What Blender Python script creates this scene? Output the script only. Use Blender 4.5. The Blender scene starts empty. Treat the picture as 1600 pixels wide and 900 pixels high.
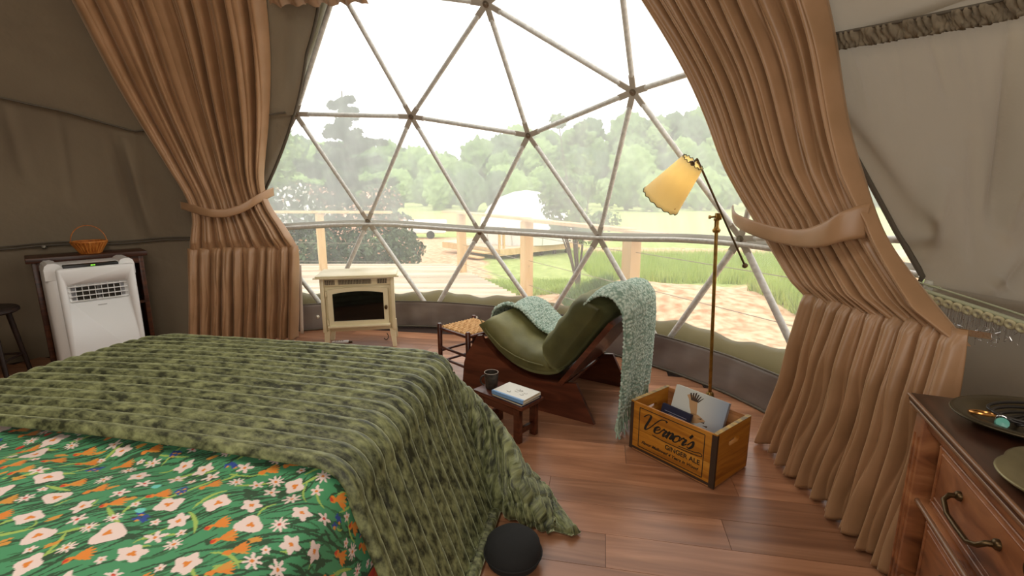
import bpy, bmesh, math, random
import numpy as np
from mathutils import Vector, Matrix, noise as mnoise
random.seed(7); RNG = np.random.default_rng(7)
S = bpy.context.scene; COL = S.collection
pi = math.pi
# ------------------------------------------------------------------ camera, world, lights
CAMH = 1.3
cd = bpy.data.cameras.new('camera'); cam = bpy.data.objects.new('camera', cd); COL.objects.link(cam)
cam.location = (0, 0, CAMH); cam.rotation_euler = (pi/2 - math.radians(11.4), 0, 0)
cd.sensor_width = 36; cd.lens = 750/1600*36; cd.clip_start = .02; cd.clip_end = 600
S.camera = cam
S.view_settings.view_transform = 'Standard'; S.view_settings.look = 'None'
S.view_settings.gamma = 1; S.view_settings.exposure = 0.0
w = bpy.data.worlds.new('world'); S.world = w; w.use_nodes = True
bg = w.node_tree.nodes['Background']; bg.inputs[0].default_value = (1.0, .985, .96, 1); bg.inputs[1].default_value = 2.3
def area(name, loc, target, sx, sy, power, color):
    ld = bpy.data.lights.new(name, 'AREA'); ld.shape = 'RECTANGLE'; ld.size = sx; ld.size_y = sy
    ld.energy = power; ld.color = color
    o = bpy.data.objects.new(name, ld); COL.objects.link(o); o.location = loc
    o.rotation_euler = (Vector(target)-Vector(loc)).to_track_quat('-Z', 'Y').to_euler(); return o
# unseen fill lights added behind the camera, overhead, and aimed at the right wall
area('rear_fill', (.45, -1.1, 1.5), (-1.2, 3.0, .9), 1.3, 1.7, 28, (1, .93, .85))
area('overhead_fill', (-1.3, .5, 3.0), (-1.3, 1.6, 0), 1.4, 1.4, 36, (1, .90, .78))
area('right_wall_fill', (-1.2, -1.6, 1.9), (2.2, 1.2, 1.2), .8, .8, 24, (1, .90, .76))

# ------------------------------------------------------------------ helpers
def lin(c):
    c = c/255.; return c/12.92 if c <= .04045 else ((c+.055)/1.055)**2.4
def rgb(r, g, b): return (lin(r), lin(g), lin(b), 1)
MATS = {}
def newmat(name):
    m = bpy.data.materials.new(name); m.use_nodes = True; MATS[name] = m
    return m, m.node_tree, m.node_tree.nodes['Principled BSDF']
def plain(name, color, rough=.6, metal=0, **k):
    m, t, p = newmat(name); p.inputs['Base Color'].default_value = color
    p.inputs['Roughness'].default_value = rough; p.inputs['Metallic'].default_value = metal
    for a, b in k.items(): p.inputs[a.replace('_', ' ')].default_value = b
    return m
def noisy(name, c1, c2, scale=(8, 8, 8), rough=.6, metal=0, detail=4, lo=.35, hi=.65, bump=0, bscale=60, coord='Object', dist=0, bdist=.002, **k):
    m, t, p = newmat(name); N = t.nodes; L = t.links
    tc = N.new('ShaderNodeTexCoord'); mp = N.new('ShaderNodeMapping'); mp.inputs['Scale'].default_value = scale
    if coord == 'World':
        g = N.new('ShaderNodeNewGeometry'); L.new(g.outputs['Position'], mp.inputs[0]); src = g.outputs['Position']
    else:
        L.new(tc.outputs[coord], mp.inputs[0]); src = tc.outputs[coord]
    nz = N.new('ShaderNodeTexNoise'); nz.inputs['Scale'].default_value = 1; nz.inputs['Detail'].default_value = detail
    nz.inputs['Distortion'].default_value = dist
    L.new(mp.outputs[0], nz.inputs['Vector'])
    cr = N.new('ShaderNodeValToRGB'); cr.color_ramp.elements[0].position = lo; cr.color_ramp.elements[1].position = hi
    cr.color_ramp.elements[0].color = c1; cr.color_ramp.elements[1].color = c2
    L.new(nz.outputs[0], cr.inputs[0]); L.new(cr.outputs[0], p.inputs['Base Color'])
    p.inputs['Roughness'].default_value = rough; p.inputs['Metallic'].default_value = metal
    for a, b in k.items(): p.inputs[a.replace('_', ' ')].default_value = b
    if bump:
        n2 = N.new('ShaderNodeTexNoise'); n2.inputs['Scale'].default_value = bscale; n2.inputs['Detail'].default_value = 3
        L.new(src, n2.inputs['Vector']); b = N.new('ShaderNodeBump'); b.inputs['Strength'].default_value = bump
        b.inputs['Distance'].default_value = bdist; L.new(n2.outputs[0], b.inputs['Height']); L.new(b.outputs[0], p.inputs['Normal'])
    return m

class MB:
    def __init__(s): s.v = []; s.f = []; s.m = []; s.T = Matrix.Identity(4); s.mi = 0
    def add(s, vs, fs, mi=None):
        o = len(s.v); s.v += [tuple(s.T @ Vector(p)) for p in vs]; s.f += [tuple(i+o for i in f) for f in fs]
        s.m += [s.mi if mi is None else mi]*len(fs); return s
    def box(s, c, d, mi=None, b=0, R=None):
        x, y, z = [q/2 for q in d]; C = Vector(c); R = R or Matrix.Identity(3)
        if b <= 0:
            P = [(-x,-y,-z),(x,-y,-z),(x,y,-z),(-x,y,-z),(-x,-y,z),(x,-y,z),(x,y,z),(-x,y,z)]
            F = [(3,2,1,0),(4,5,6,7),(0,1,5,4),(1,2,6,5),(2,3,7,6),(3,0,4,7)]
            return s.add([C+R@Vector(p) for p in P], F, mi)
        bm = bmesh.new(); bmesh.ops.create_cube(bm, size=1)
        for q in bm.verts: q.co = Vector((q.co.x*2*x, q.co.y*2*y, q.co.z*2*z))
        bmesh.ops.bevel(bm, geom=bm.edges[:], offset=b, segments=3 if b > .008 else 2, profile=.5, affect='EDGES')
        P = [C+R@q.co for q in bm.verts]; F = [[q.index for q in f.verts] for f in bm.faces]; bm.free()
        return s.add(P, F, mi)
    def prism(s, poly, z0, z1, mi=None, ax='z'):
        n = len(poly)
        def mk(a, b, h): return (a, b, h) if ax == 'z' else ((a, h, b) if ax == 'y' else (h, a, b))
        P = [mk(a, b, z0) for a, b in poly]+[mk(a, b, z1) for a, b in poly]
        F = [tuple(range(n))[::-1], tuple(range(n, 2*n))]+[(i, (i+1) % n, n+(i+1) % n, n+i) for i in range(n)]
        return s.add(P, F, mi)
    def tube(s, pts, r, n=10, mi=None, caps=True, closed=False):
        pts = [Vector(p) for p in pts]; m = len(pts); rs = r if isinstance(r, (list, tuple)) else [r]*m
        up = None; P = []
        for i, p in enumerate(pts):
            a = pts[(i-1) % m] if (closed or i > 0) else p; b = pts[(i+1) % m] if (closed or i < m-1) else p
            t = (b-a).normalized()
            if up is None: up = Vector((0, 0, 1)) if abs(t.z) < .9 else Vector((1, 0, 0))
            x = t.cross(up).normalized(); up = x.cross(t).normalized()
            for k in range(n):
                q = 2*pi*k/n; P.append(p+(x*math.cos(q)+up*math.sin(q))*rs[i])
        F = []
        for i in range(m if closed else m-1):
            for k in range(n):
                F.append((i*n+k, i*n+(k+1) % n, ((i+1) % m)*n+(k+1) % n, ((i+1) % m)*n+k))
        if caps and not closed: F += [tuple(range(n))[::-1], tuple(range((m-1)*n, m*n))]
        return s.add(P, F, mi)
    def lathe(s, prof, c=(0, 0, 0), n=24, mi=None, R=None, caps=True, sx=1, sy=1):
        P = []; R = R or Matrix.Identity(3); C = Vector(c)
        for r, z in prof:
            for k in range(n):
                q = 2*pi*k/n; P.append(C+R@Vector((r*sx*math.cos(q), r*sy*math.sin(q), z)))
        F = []; m = len(prof)
        for i in range(m-1):
            for k in range(n): F.append((i*n+k, i*n+(k+1) % n, (i+1)*n+(k+1) % n, (i+1)*n+k))
        if caps: F += [tuple(range(n))[::-1], tuple(range((m-1)*n, m*n))]
        return s.add(P, F, mi)
    def torus(s, c, R_, r, nrm=(0, 0, 1), n=20, k=8, mi=None):
        q = Vector(nrm).to_track_quat('Z', 'Y').to_matrix()
        return s.tube([Vector(c)+q@Vector((R_*math.cos(2*pi*i/n), R_*math.sin(2*pi*i/n), 0)) for i in range(n)], r, k, mi, closed=True)
    def build(s, name, mats, parent=None, smooth=None, loc=None):
        me = bpy.data.meshes.new(name); me.from_pydata(s.v, [], s.f)
        if not isinstance(mats, (list, tuple)): mats = [mats]
        for q in mats: me.materials.append(q)
        me.polygons.foreach_set('material_index', [min(i, len(mats)-1) for i in s.m]); me.update()
        o = bpy.data.objects.new(name, me); COL.objects.link(o)
        if smooth is None: smooth = 40
        if smooth:
            bm = bmesh.new(); bm.from_mesh(me); bmesh.ops.recalc_face_normals(bm, faces=bm.faces[:])
            ang = math.radians(smooth)
            for f in bm.faces: f.smooth = True
            for e in bm.edges: e.smooth = not (len(e.link_faces) == 2 and e.calc_face_angle(0) > ang)
            bm.to_mesh(me); bm.free()
        if parent: o.parent = parent
        if loc: o.location = loc
        return o
def thing(name, label, cat, loc=(0, 0, 0), rz=0, group=None, kind=None):
    o = bpy.data.objects.new(name, None); COL.objects.link(o); o.location = loc; o.rotation_euler = (0, 0, rz)
    o.empty_display_size = .1; return tag(o, label, cat, group, kind)
def tag(o, label=None, cat=None, group=None, kind=None):
    if label: o['label'] = label
    if cat: o['category'] = cat
    if group: o['group'] = group
    if kind: o['kind'] = kind
    return o
def grid(name, P, mats, parent=None, thick=0, flip=False, smooth=True, loc=None, mi=None, closed_u=False):
    """P: array (nv, nu, 3) of points"""
    P = np.asarray(P, float); nv, nu, _ = P.shape
    me = bpy.data.meshes.new(name); idx = np.arange(nv*nu).reshape(nv, nu)
    if closed_u: idx = np.concatenate([idx, idx[:, :1]], 1)
    q = np.stack([idx[:-1, :-1], idx[:-1, 1:], idx[1:, 1:], idx[1:, :-1]], -1).reshape(-1, 4)
    if flip: q = q[:, ::-1]
    me.vertices.add(nv*nu); me.vertices.foreach_set('co', P.ravel())
    me.loops.add(q.size); me.loops.foreach_set('vertex_index', q.ravel().astype(np.int32))
    me.polygons.add(len(q)); me.polygons.foreach_set('loop_start', np.arange(0, q.size, 4, dtype=np.int32))
    me.polygons.foreach_set('loop_total', np.full(len(q), 4, dtype=np.int32))
    if not isinstance(mats, (list, tuple)): mats = [mats]
    for m_ in mats: me.materials.append(m_)
    if mi is not None: me.polygons.foreach_set('material_index', np.asarray(mi, dtype=np.int32).ravel())
    me.update(calc_edges=True)
    if smooth: me.polygons.foreach_set('use_smooth', np.ones(len(q), bool))
    o = bpy.data.objects.new(name, me); COL.objects.link(o)
    if thick:
        md = o.modifiers.new('thickness', 'SOLIDIFY'); md.thickness = thick; md.offset = 0
    if parent: o.parent = parent
    if loc: o.location = loc
    return o
def interp(pts, x):
    a = np.array(pts, float); o = np.argsort(a[:, 0]); return np.interp(x, a[o, 0], a[o, 1])
def smoothnoise(n, seed, k):
    r = np.random.default_rng(seed); v = r.uniform(-1, 1, k+3); x = np.linspace(0, k, n); i = x.astype(int); f = x-i; f = f*f*(3-2*f)
    return v[i]*(1-f)+v[i+1]*f

# ------------------------------------------------------------------ dome geometry
DC = np.array([-1.4288, 1.1119, .1228]); RD = 3.53
def sph(az, z, R=RD):
    az = np.radians(az); rr = np.sqrt(np.maximum(R*R-(z-DC[2])**2, .0001))
    return np.stack(np.broadcast_arrays(DC[0]+rr*np.cos(az), DC[1]+rr*np.sin(az), z), -1)
def cyl(az, z, r):
    az = np.radians(az); return np.stack(np.broadcast_arrays(DC[0]+r*np.cos(az), DC[1]+r*np.sin(az), z), -1)
HUB = {'A': (-.165, 3.405, 2.491), 'B': (-.817, 4.102, 1.896), 'C': (.128, 3.846, 1.723), 'D': (.767, 3.214, 1.917), 'E': (-1.77, 4.131, 1.92),
       'F': (-1.346, 4.523, 1.029), 'G': (-.289, 4.353, .936), 'H': (.69, 3.813, .946), 'I': (1.425, 2.988, 1.014),
       'P1': (-.782, 4.582, .12), 'P2': (.301, 4.189, .12), 'P3': (1.154, 3.519, .12), 'P4': (1.77, 2.60, .12), 'P0': (-1.83, 4.62, .12),
       'U': (-1.17, 3.55, 2.66), 'V': (.48, 2.64, 2.68), 'J': (1.29, 2.38, 1.98), 'K': (1.84, 2.01, 1.10), 'X': (-2.38, 4.36, 1.12),
       'T': (-.53, 2.74, 3.13), 'Q0': (-2.92, 4.31, .12), 'Q5': (2.07, 1.54, .12), 'W': (.96, 1.59, 2.68)}
STRUTS = ['AB', 'AC', 'AD', 'BC', 'CD', 'BE', 'BF', 'BG', 'CG', 'CH', 'DH', 'DI', 'EF', 'EX', 'UB', 'UA', 'UE', 'VD', 'VA', 'DJ', 'JI', 'JK', 'IK', 'TA', 'TU', 'TV', 'VJ', 'WJ', 'WV',
          ('F', 'P0'), ('F', 'P1'), ('G', 'P1'), ('G', 'P2'), ('H', 'P2'), ('H', 'P3'), ('I', 'P3'), ('I', 'P4'), ('X', 'P0'), ('X', 'Q0')]
BL = [(0, 108.5), (.9, 106.5), (1.293, 103.1), (1.92, 96.1), (2.29, 91.8), (2.57, 86.8), (2.9, 80), (3.15, 70)]   # window's left edge: z -> azimuth
BR = [(0, 21), (.86, 21), (.90, 16.5), (.92, 16.3), (1.123, 18.2), (1.30, 19.6), (1.46, 20.8), (1.95, 25), (2.4, 32), (2.9, 44), (3.15, 55)]

# ------------------------------------------------------------------ materials
M_liner = noisy('liner_cloth', rgb(124, 110, 90), rgb(136, 122, 100), (1.5, 1.5, 1.5), .8, bump=.35, bscale=9, bdist=.02, Sheen_Weight=.2)
def translucent(m, fac, color):
    t = m.node_tree; N = t.nodes; L = t.links; out = [n for n in N if n.type == 'OUTPUT_MATERIAL'][0]; p = N['Principled BSDF']
    tl = N.new('ShaderNodeBsdfTranslucent'); tl.inputs[0].default_value = color; mx = N.new('ShaderNodeMixShader'); mx.inputs[0].default_value = fac
    L.new(p.outputs[0], mx.inputs[1]); L.new(tl.outputs[0], mx.inputs[2]); L.new(mx.outputs[0], out.inputs[0])
translucent(M_liner, .075, (1, .88, .70, 1))
M_cord = plain('seam_cord', rgb(92, 84, 72), .8)
M_frill = noisy('seam_frill', rgb(120, 108, 90), rgb(140, 126, 104), (30, 30, 30), .85, bump=.5, bscale=80)
translucent(M_frill, .075, (1, .88, .70, 1))
M_skirt = noisy('skirting_vinyl', rgb(104, 92, 86), rgb(124, 112, 104), (2, 2, 6), .45, bump=.2, bscale=6, bdist=.01)
M_olive = plain('olive_flap', rgb(150, 138, 98), .7)
M_steel = noisy('galvanized_steel', rgb(196, 194, 188), rgb(220, 218, 212), (40, 40, 40), .5, .1)
M_steel2 = plain('flattened_steel', rgb(186, 178, 166), .5, .1)
M_white = plain('white_plastic', rgb(240, 240, 238), .3)
M_bolt = plain('bolt_metal', rgb(150, 140, 125), .35, .8)
M_curt = noisy('curtain_satin', rgb(160, 124, 90), rgb(172, 134, 100), (6, 6, 6), .36, bump=.12, bscale=220, bdist=.001, Sheen_Weight=.35, Sheen_Roughness=.35, Sheen_Tint=rgb(255, 225, 190))
M_lining = plain('curtain_lining', rgb(215, 200, 185), .8)
def vinyl(name, fac, streak):
    m, t, p = newmat(name); N = t.nodes; L = t.links; N.remove(p)
    out = [n for n in N if n.type == 'OUTPUT_MATERIAL'][0]
    tr = N.new('ShaderNodeBsdfTransparent'); tr.inputs[0].default_value = (.97, .975, .97, 1)
    tl = N.new('ShaderNodeBsdfTranslucent'); tl.inputs[0].default_value = (.93, .95, .92, 1)
    g = N.new('ShaderNodeNewGeometry'); mp = N.new('ShaderNodeMapping'); mp.inputs['Scale'].default_value = (9, 9, .5)
    nz = N.new('ShaderNodeTexNoise'); nz.inputs['Scale'].default_value = 1; nz.inputs['Detail'].default_value = 3
    L.new(g.outputs['Position'], mp.inputs[0]); L.new(mp.outputs[0], nz.inputs['Vector'])
    mr = N.new('ShaderNodeMapRange'); mr.inputs['From Min'].default_value = .3; mr.inputs['From Max'].default_value = .7
    mr.inputs['To Min'].default_value = fac-streak; mr.inputs['To Max'].default_value = fac+streak
    L.new(nz.outputs[0], mr.inputs['Value'])
    mx = N.new('ShaderNodeMixShader'); L.new(mr.outputs[0], mx.inputs[0]); L.new(tr.outputs[0], mx.inputs[1]); L.new(tl.outputs[0], mx.inputs[2])
    gl = N.new('ShaderNodeBsdfGlossy'); gl.inputs['Roughness'].default_value = .15
    m2 = N.new('ShaderNodeMixShader'); m2.inputs[0].default_value = .03; L.new(mx.outputs[0], m2.inputs[1]); L.new(gl.outputs[0], m2.inputs[2])
    L.new(m2.outputs[0], out.inputs[0]); return m
M_vin_hi = vinyl('hazy_vinyl', .33, .04); M_vin_lo = vinyl('clear_vinyl', .13, .02)

def woodmat(name, c1, c2, c3, scale=(1.2, 22, 22), rough=.4, coat=0, rnd=False, coord='Object', bump=.1):
    m, t, p = newmat(name); N = t.nodes; L = t.links
    tc = N.new('ShaderNodeTexCoord'); mp = N.new('ShaderNodeMapping'); mp.inputs['Scale'].default_value = scale
    vec = tc.outputs[coord]
    if rnd:
        oi = N.new('ShaderNodeObjectInfo'); va = N.new('ShaderNodeVectorMath'); va.operation = 'MULTIPLY_ADD'
        cb = N.new('ShaderNodeCombineXYZ'); L.new(oi.outputs['Random'], cb.inputs[0]); L.new(oi.outputs['Random'], cb.inputs[1])
        va.inputs[1].default_value = (31, 17, 3); L.new(cb.outputs[0], va.inputs[0]); L.new(vec, va.inputs[2]); vec = va.outputs[0]
    L.new(vec, mp.inputs[0])
    nz = N.new('ShaderNodeTexNoise'); nz.inputs['Scale'].default_value = 1; nz.inputs['Detail'].default_value = 6; nz.inputs['Distortion'].default_value = 1.2
    L.new(mp.outputs[0], nz.inputs['Vector'])
    cr = N.new('ShaderNodeValToRGB'); e = cr.color_ramp.elements; e[0].position = .3; e[0].color = c1; e[1].position = .7; e[1].color = c3
    x = e.new(.5); x.color = c2
    L.new(nz.outputs[0], cr.inputs[0]); o = cr.outputs[0]
    if rnd:
        hs = N.new('ShaderNodeHueSaturation'); mr = N.new('ShaderNodeMapRange'); mr.inputs['To Min'].default_value = .72; mr.inputs['To Max'].default_value = 1.25
        L.new(oi.outputs['Random'], mr.inputs['Value']); L.new(mr.outputs[0], hs.inputs['Value']); L.new(o, hs.inputs['Color']); o = hs.outputs[0]
    L.new(o, p.inputs['Base Color']); p.inputs['Roughness'].default_value = rough; p.inputs['Coat Weight'].default_value = coat; p.inputs['Coat Roughness'].default_value = .25
    b = N.new('ShaderNodeBump'); b.inputs['Strength'].default_value = bump; b.inputs['Distance'].default_value = .002
    L.new(nz.outputs[0], b.inputs['Height']); L.new(b.outputs[0], p.inputs['Normal'])
    return m
M_floor = woodmat('floor_plank_wood', rgb(136, 92, 66), rgb(158, 110, 80), rgb(180, 130, 98), (1.3, 16, 16), .30, rnd=True)
M_under = plain('floor_underlay', rgb(48, 30, 20), .9)
M_walnut = woodmat('dark_walnut', rgb(50, 26, 15), rgb(72, 38, 22), rgb(100, 56, 32), (1.5, 25, 25), .35)
M_dress = woodmat('dresser_wood', rgb(92, 52, 30), rgb(140, 86, 52), rgb(172, 116, 76), (5, 5, 16), .38, coat=.15)
M_dresstop = woodmat('dresser_top_wood', rgb(40, 22, 15), rgb(56, 32, 22), rgb(74, 44, 30), (3, 18, 18), .3, coat=.25)
M_chairw = woodmat('chair_mahogany', rgb(58, 26, 16), rgb(82, 40, 25), rgb(108, 58, 38), (2, 14, 14), .32, coat=.1)
M_crate = woodmat('crate_yellow_wood', rgb(150, 90, 18), rgb(180, 116, 28), rgb(196, 136, 44), (3, 3, 26), .6)
M_crateraw = woodmat('crate_raw_wood', rgb(120, 76, 40), rgb(165, 112, 66), rgb(200, 150, 98), (3, 3, 20), .7)
M_crateedge = plain('crate_edge_dark', rgb(58, 40, 26), .7)
M_ink = plain('black_print', rgb(30, 27, 22), .7)
M_brass = noisy('aged_brass', rgb(120, 92, 48), rgb(176, 138, 72), (20, 20, 20), .3, .9)
M_brassdark = plain('dark_brass', rgb(84, 66, 42), .35, .8)
M_cream = noisy('cream_enamel', rgb(222, 208, 170), rgb(232, 220, 184), (4, 4, 4), .35)
M_blackglass = plain('black_glass', rgb(14, 12, 10), .06)
M_black = plain('black_plastic', rgb(16, 16, 16), .35)
M_grille = plain('grille_dark', rgb(92, 80, 62), .5)
M_wick = woodmat('wicker', rgb(150, 82, 28), rgb(190, 112, 42), rgb(214, 142, 66), (30, 30, 6), .5)

# ------------------------------------------------------------------ floor
U = Vector((.982, -.187, 0)).normalized(); V = Vector((.187, .982, 0)).normalized()
fl = thing('floor', None, None, kind='structure')
MB().lathe([(3.50, -.06), (3.50, -.012)], (DC[0], DC[1], 0), 96).build('subfloor', M_under, fl, smooth=30)
plank_cache = {}
cu, cv = DC[0]*U.x+DC[1]*U.y, DC[0]*V.x+DC[1]*V.y
ang = math.atan2(U.y, U.x)
for r in range(-11, 18):
    v0 = 1.671+.1728*r; v1 = v0+.1728
    far = max(abs(v0-cv), abs(v1-cv))
    if far > 3.40: continue
    half = math.sqrt(3.46**2-far**2)
    off = {0: .509, -1: .05, 1: -.2, 2: .62, -2: .8}.get(r, random.uniform(0, 1.2))
    a = off-1.22*math.ceil((off-(cu-half))/1.22)
    while a < cu+half:
        s0, s1 = max(a, cu-half), min(a+1.22, cu+half); a += 1.22
        if s1-s0 < .06: continue
        key = round(s1-s0, 3)
        if key not in plank_cache:
            plank_cache[key] = MB().box((0, 0, -.006), (key-.0014, .1728-.0014, .012), b=.0005).build('plank', M_floor, fl, smooth=0)
            o = plank_cache[key]
        else:
            o = plank_cache[key].copy(); COL.objects.link(o)
        c = U*((s0+s1)/2)+V*((v0+v1)/2); o.location = (c.x, c.y, 0); o.rotation_euler = (0, 0, ang)

# ------------------------------------------------------------------ liner walls, ceiling
def creases(az, z, lst):
    d = np.zeros_like(az)
    for (a0, z0, a1, z1, wd, h) in lst:
        ax, ay = (a1-a0)*.06, (z1-z0); L2 = ax*ax+ay*ay
        px, py = (az-a0)*.06, z-z0; t = np.clip((px*ax+py*ay)/L2, 0, 1)
        dd = np.hypot(px-t*ax, py-t*ay); d += h*np.exp(-(dd/wd)**2)*np.sin(np.clip(t, .02, .98)*pi)**.5
    return d
def liner(name, z0, z1, azl, azr, R, parent, nz, na, cr=(), mat=None):
    """azl(z) > azr(z): the azimuth limits"""
    zz = np.linspace(z0, z1, nz)[:, None]*np.ones((1, na)); t = np.linspace(0, 1, na)[None, :]
    A = np.stack([azr(z_)+(azl(z_)-azr(z_))*t[0] for z_ in zz[:, 0]])
    d = creases(A, zz, cr)
    return grid(name, sph(A, zz, R-d), mat or M_liner, parent)
bl = lambda z: float(interp(BL, z)); br = lambda z: float(interp(BR, z))
wl = thing('wall_left', None, None, kind='structure'); wr = thing('wall_right', None, None, kind='structure'); ceil_ = thing('ceiling', None, None, kind='structure')
rr = random.Random(3)
pl = []
for a in range(104, 200, 3):
    b_ = a+rr.uniform(-1, 1); pl.append((b_, 1.8-(b_-104)*-.004, b_+rr.uniform(-1, 1), rr.uniform(1.2, 1.5), .02+rr.uniform(0, .03), rr.uniform(-.022, .026)))
pl += [(119.5, 1.70, 118.7, .95, .035, .05), (121.2, 1.70, 120.4, .95, .03, -.035), (113.0, 1.55, 112.2, .95, .04, .02)]
pl2 = [(a+rr.uniform(-1, 1), .88, a+rr.uniform(-1.5, 1.5), .5+rr.uniform(-.2, .1), .03, rr.uniform(-.012, .012)) for a in range(106, 190, 3)]
liner('liner_middle', .90, 1.93, lambda z: 205, bl, 3.457, wl, 90, 420, pl)
liner('liner_lower', -.05, .90, lambda z: 205, lambda z: max(bl(z), 106), 3.467, wl, 60, 300, pl2)
pr = [(9.0, 1.80, 11.5, 1.15, .03, -.03), (9.4, 1.8, 12.1, 1.15, .03, .03), (8.0, 1.25, 11.6, .95, .035, .05), (8.5, 1.2, 12.2, .93, .03, -.04),
      (12.6, 1.5, 13.2, 1.0, .03, .012), (8.8, 1.55, 10.5, 1.3, .03, -.02), (6.5, 1.5, 9.5, 1.1, .04, .03), (14.5, 1.4, 16.8, 1.0, .05, -.02)]
pr += [(a, 1.88, a+rr.uniform(-.5, .5), 1.6+rr.uniform(-.2, .1), .015, rr.uniform(-.006, .006)) for a in np.arange(-20, 26, 1.1)]
pr = [q[:5]+(q[5]*1.9,) for q in pr]
liner('liner_middle', .90, 1.93, br, lambda z: -35, 3.457, wr, 90, 420, pr)
liner('liner_lower', -.05, .90, lambda z: 21, lambda z: -35, 3.467, wr, 40, 160)
liner('liner_back', -.05, 1.93, lambda z: 284, lambda z: 205, 3.48, wl, 30, 80)      # a gap is left open to let in fill light from azimuth 284 to 325
crc = [(16, 1.95, 14.5, 2.3, .02, -.012), (18.5, 1.96, 17, 2.25, .025, .012), (20, 1.97, 20, 2.2, .02, -.01), (12, 1.9, 10, 2.2, .03, .012), (93, 2.5, 97, 2.0, .04, -.015), (98, 2.6, 99, 2.1, .03, .015)]
# upper liner, wrapping right round from the window's left edge to its right edge
zz = np.linspace(1.90, 3.15, 70); na = 500; t = np.linspace(0, 1, na)
A = np.stack([bl(z_)+(360+br(z_)-bl(z_))*t for z_ in zz]); Z = zz[:, None]*np.ones((1, na))
# the lower hem sags where the seam does
sag = np.interp(A[0] % 360, [96, 118, 125, 131, 150, 345, 369-360+360, 360], [0, -.16, -.06, 0, 0, 0, 0, 0])
Z = Z+np.exp(-(Z-1.90)/.12)*sag[None, :]
grid('upper_liner', sph(A, Z, 3.437-creases(A % 360, Z, crc)), M_liner, ceil_)
az = np.linspace(0, 360, 120)[None, :]*np.ones((12, 1)); zt = np.linspace(3.14, 3.575, 12)[:, None]*np.ones((1, 120))
grid('crown_liner', sph(az, zt, 3.437), M_liner, ceil_)
# unseen shell added to keep daylight off the liner, over the back and the left side of the dome
oc = thing('daylight_block', None, None, kind='structure')
grid('side_light_block', [sph(np.linspace(bl(z_)+2.2, 325, 160), np.full(160, z_), 3.68) for z_ in np.linspace(-.3, 3.1, 24)], M_cord, oc)
a_ = np.linspace(-34, 21.5, 60); grid('low_light_block', [sph(a_, np.full_like(a_, z_), 3.68) for z_ in np.linspace(-.3, .84, 10)], M_cord, oc)  # added outside the low right wall to block daylight and darken it
a2 = np.linspace(60, 325, 100); grid('crown_light_block', [sph(a2, np.full_like(a2, z_), 3.68) for z_ in np.linspace(3.1, 3.79, 10)], M_cord, oc)
# seams
def seam(name, f, a0, a1, R, r, parent, mat, n=120):
    a = np.linspace(a0, a1, n); MB().tube([tuple(sph(q, f(q), R)) for q in a], r, 6).build(name, mat, parent, smooth=80)
seamz = lambda q: float(np.interp(q, [96, 99, 118, 125, 131, 150, 200], [1.92, 1.90, 1.742, 1.845, 1.90, 1.90, 1.90]))
seam('upper_seam', seamz, 97.2, 200, 3.422, .007, wl, M_cord)
seam('lower_seam', lambda q: .885+.008*math.sin(q*.5), 107, 200, 3.447, .007, wl, M_cord)
seam('lower_seam_edge', lambda q: .905+.008*math.sin(q*.5), 107, 200, 3.444, .0045, wl, M_cord)
rz_ = lambda q: float(np.interp(q, [-30, 9.5, 14.6, 21, 26], [1.86, 1.866, 1.895, 1.93, 1.95]))
seam('upper_seam', rz_, -30, 25.8, 3.422, .006, wr, M_cord)
# frilled tape under the right-hand seam
a = np.linspace(-30, 25, 700); rows = []
for k, dz in enumerate(np.linspace(0, .058, 7)):
    wob = .010*np.sin(a*9+np.sin(a*2.3)*3)*np.sin(k/6*pi*1.2+.3)+.006*RNG.uniform(-1, 1, a.size)*(k not in (0,))
    rows.append(sph(a, np.array([rz_(q) for q in a])-dz, 3.424-.006-wob))
grid('frilled_tape', rows, M_frill, wr, thick=.002)
# dark piping round the window's edge
for nm, B, par, zr in (('window_piping', BL, wl, (.25, 3.1)), ('window_piping', BR, wr, (.86, 3.1))):
    zz_ = np.linspace(zr[0], zr[1], 60); MB().tube([tuple(sph(float(interp(B, q)), q, 3.455)) for q in zz_], .012, 6).build(nm, M_cord, par, smooth=80)
# olive outside flap along the window's left edge and its foot
zz_ = np.linspace(.2, 3.1, 50)
tr = thing('trim_1', None, None, kind='structure')
grid('side_flap', [sph(interp(BL, zz_)+.9-dd-1.0, zz_, 3.60) for dd in (-4.0, -1.8, -.9)], M_olive, tr, thick=.004)
a = np.linspace(10, 112, 160); wav = .018*np.sin(a*.5)+.01*np.sin(a*1.37+1)
grid('foot_flap', [sph(a, np.full_like(a, z_)+(wav if k > 1 else 0), 3.60) for k, z_ in enumerate((-.08, .1, .32))], M_olive, tr, thick=.005)

# ------------------------------------------------------------------ window frame and panes
win = thing('window_1', None, None, kind='structure')
for nm, z0, z1, mt in (('upper_pane', .975, 3.12, M_vin_hi), ('lower_pane', .10, .975, M_vin_lo)):
    zz = np.linspace(z0, z1, 50); t = np.linspace(0, 1, 100)
    A = np.stack([br(z_)-5+(bl(z_)-br(z_)+10)*t for z_ in zz]); Z = zz[:, None]*np.ones((1, 100))
    grid(nm, sph(A, Z, 3.575), mt, win)
def strut(a, b):
    a, b = Vector(a), Vector(b); d = (b-a).normalized(); L = (b-a).length; low = min(a.z, b.z) < .5
    r = .0215 if low else .0175; n = ((a+b)/2-Vector(DC)).normalized()
    m = MB(); m.tube([a+d*.10, a+d*.13, b-d*.13, b-d*.10], [r*.9, r, r, r*.9], 12)
    X = d.cross(n).normalized(); Rm = Matrix((d, X, n)).transposed()
    for e, s_ in ((a, 1), (b, -1)):
        m.box(e+d*s_*.055-n*.004, (.11, r*2.3, .010), 1, b=.003, R=Rm)
    return m.build('strut', [M_steel, M_steel2], win, smooth=50)
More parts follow.
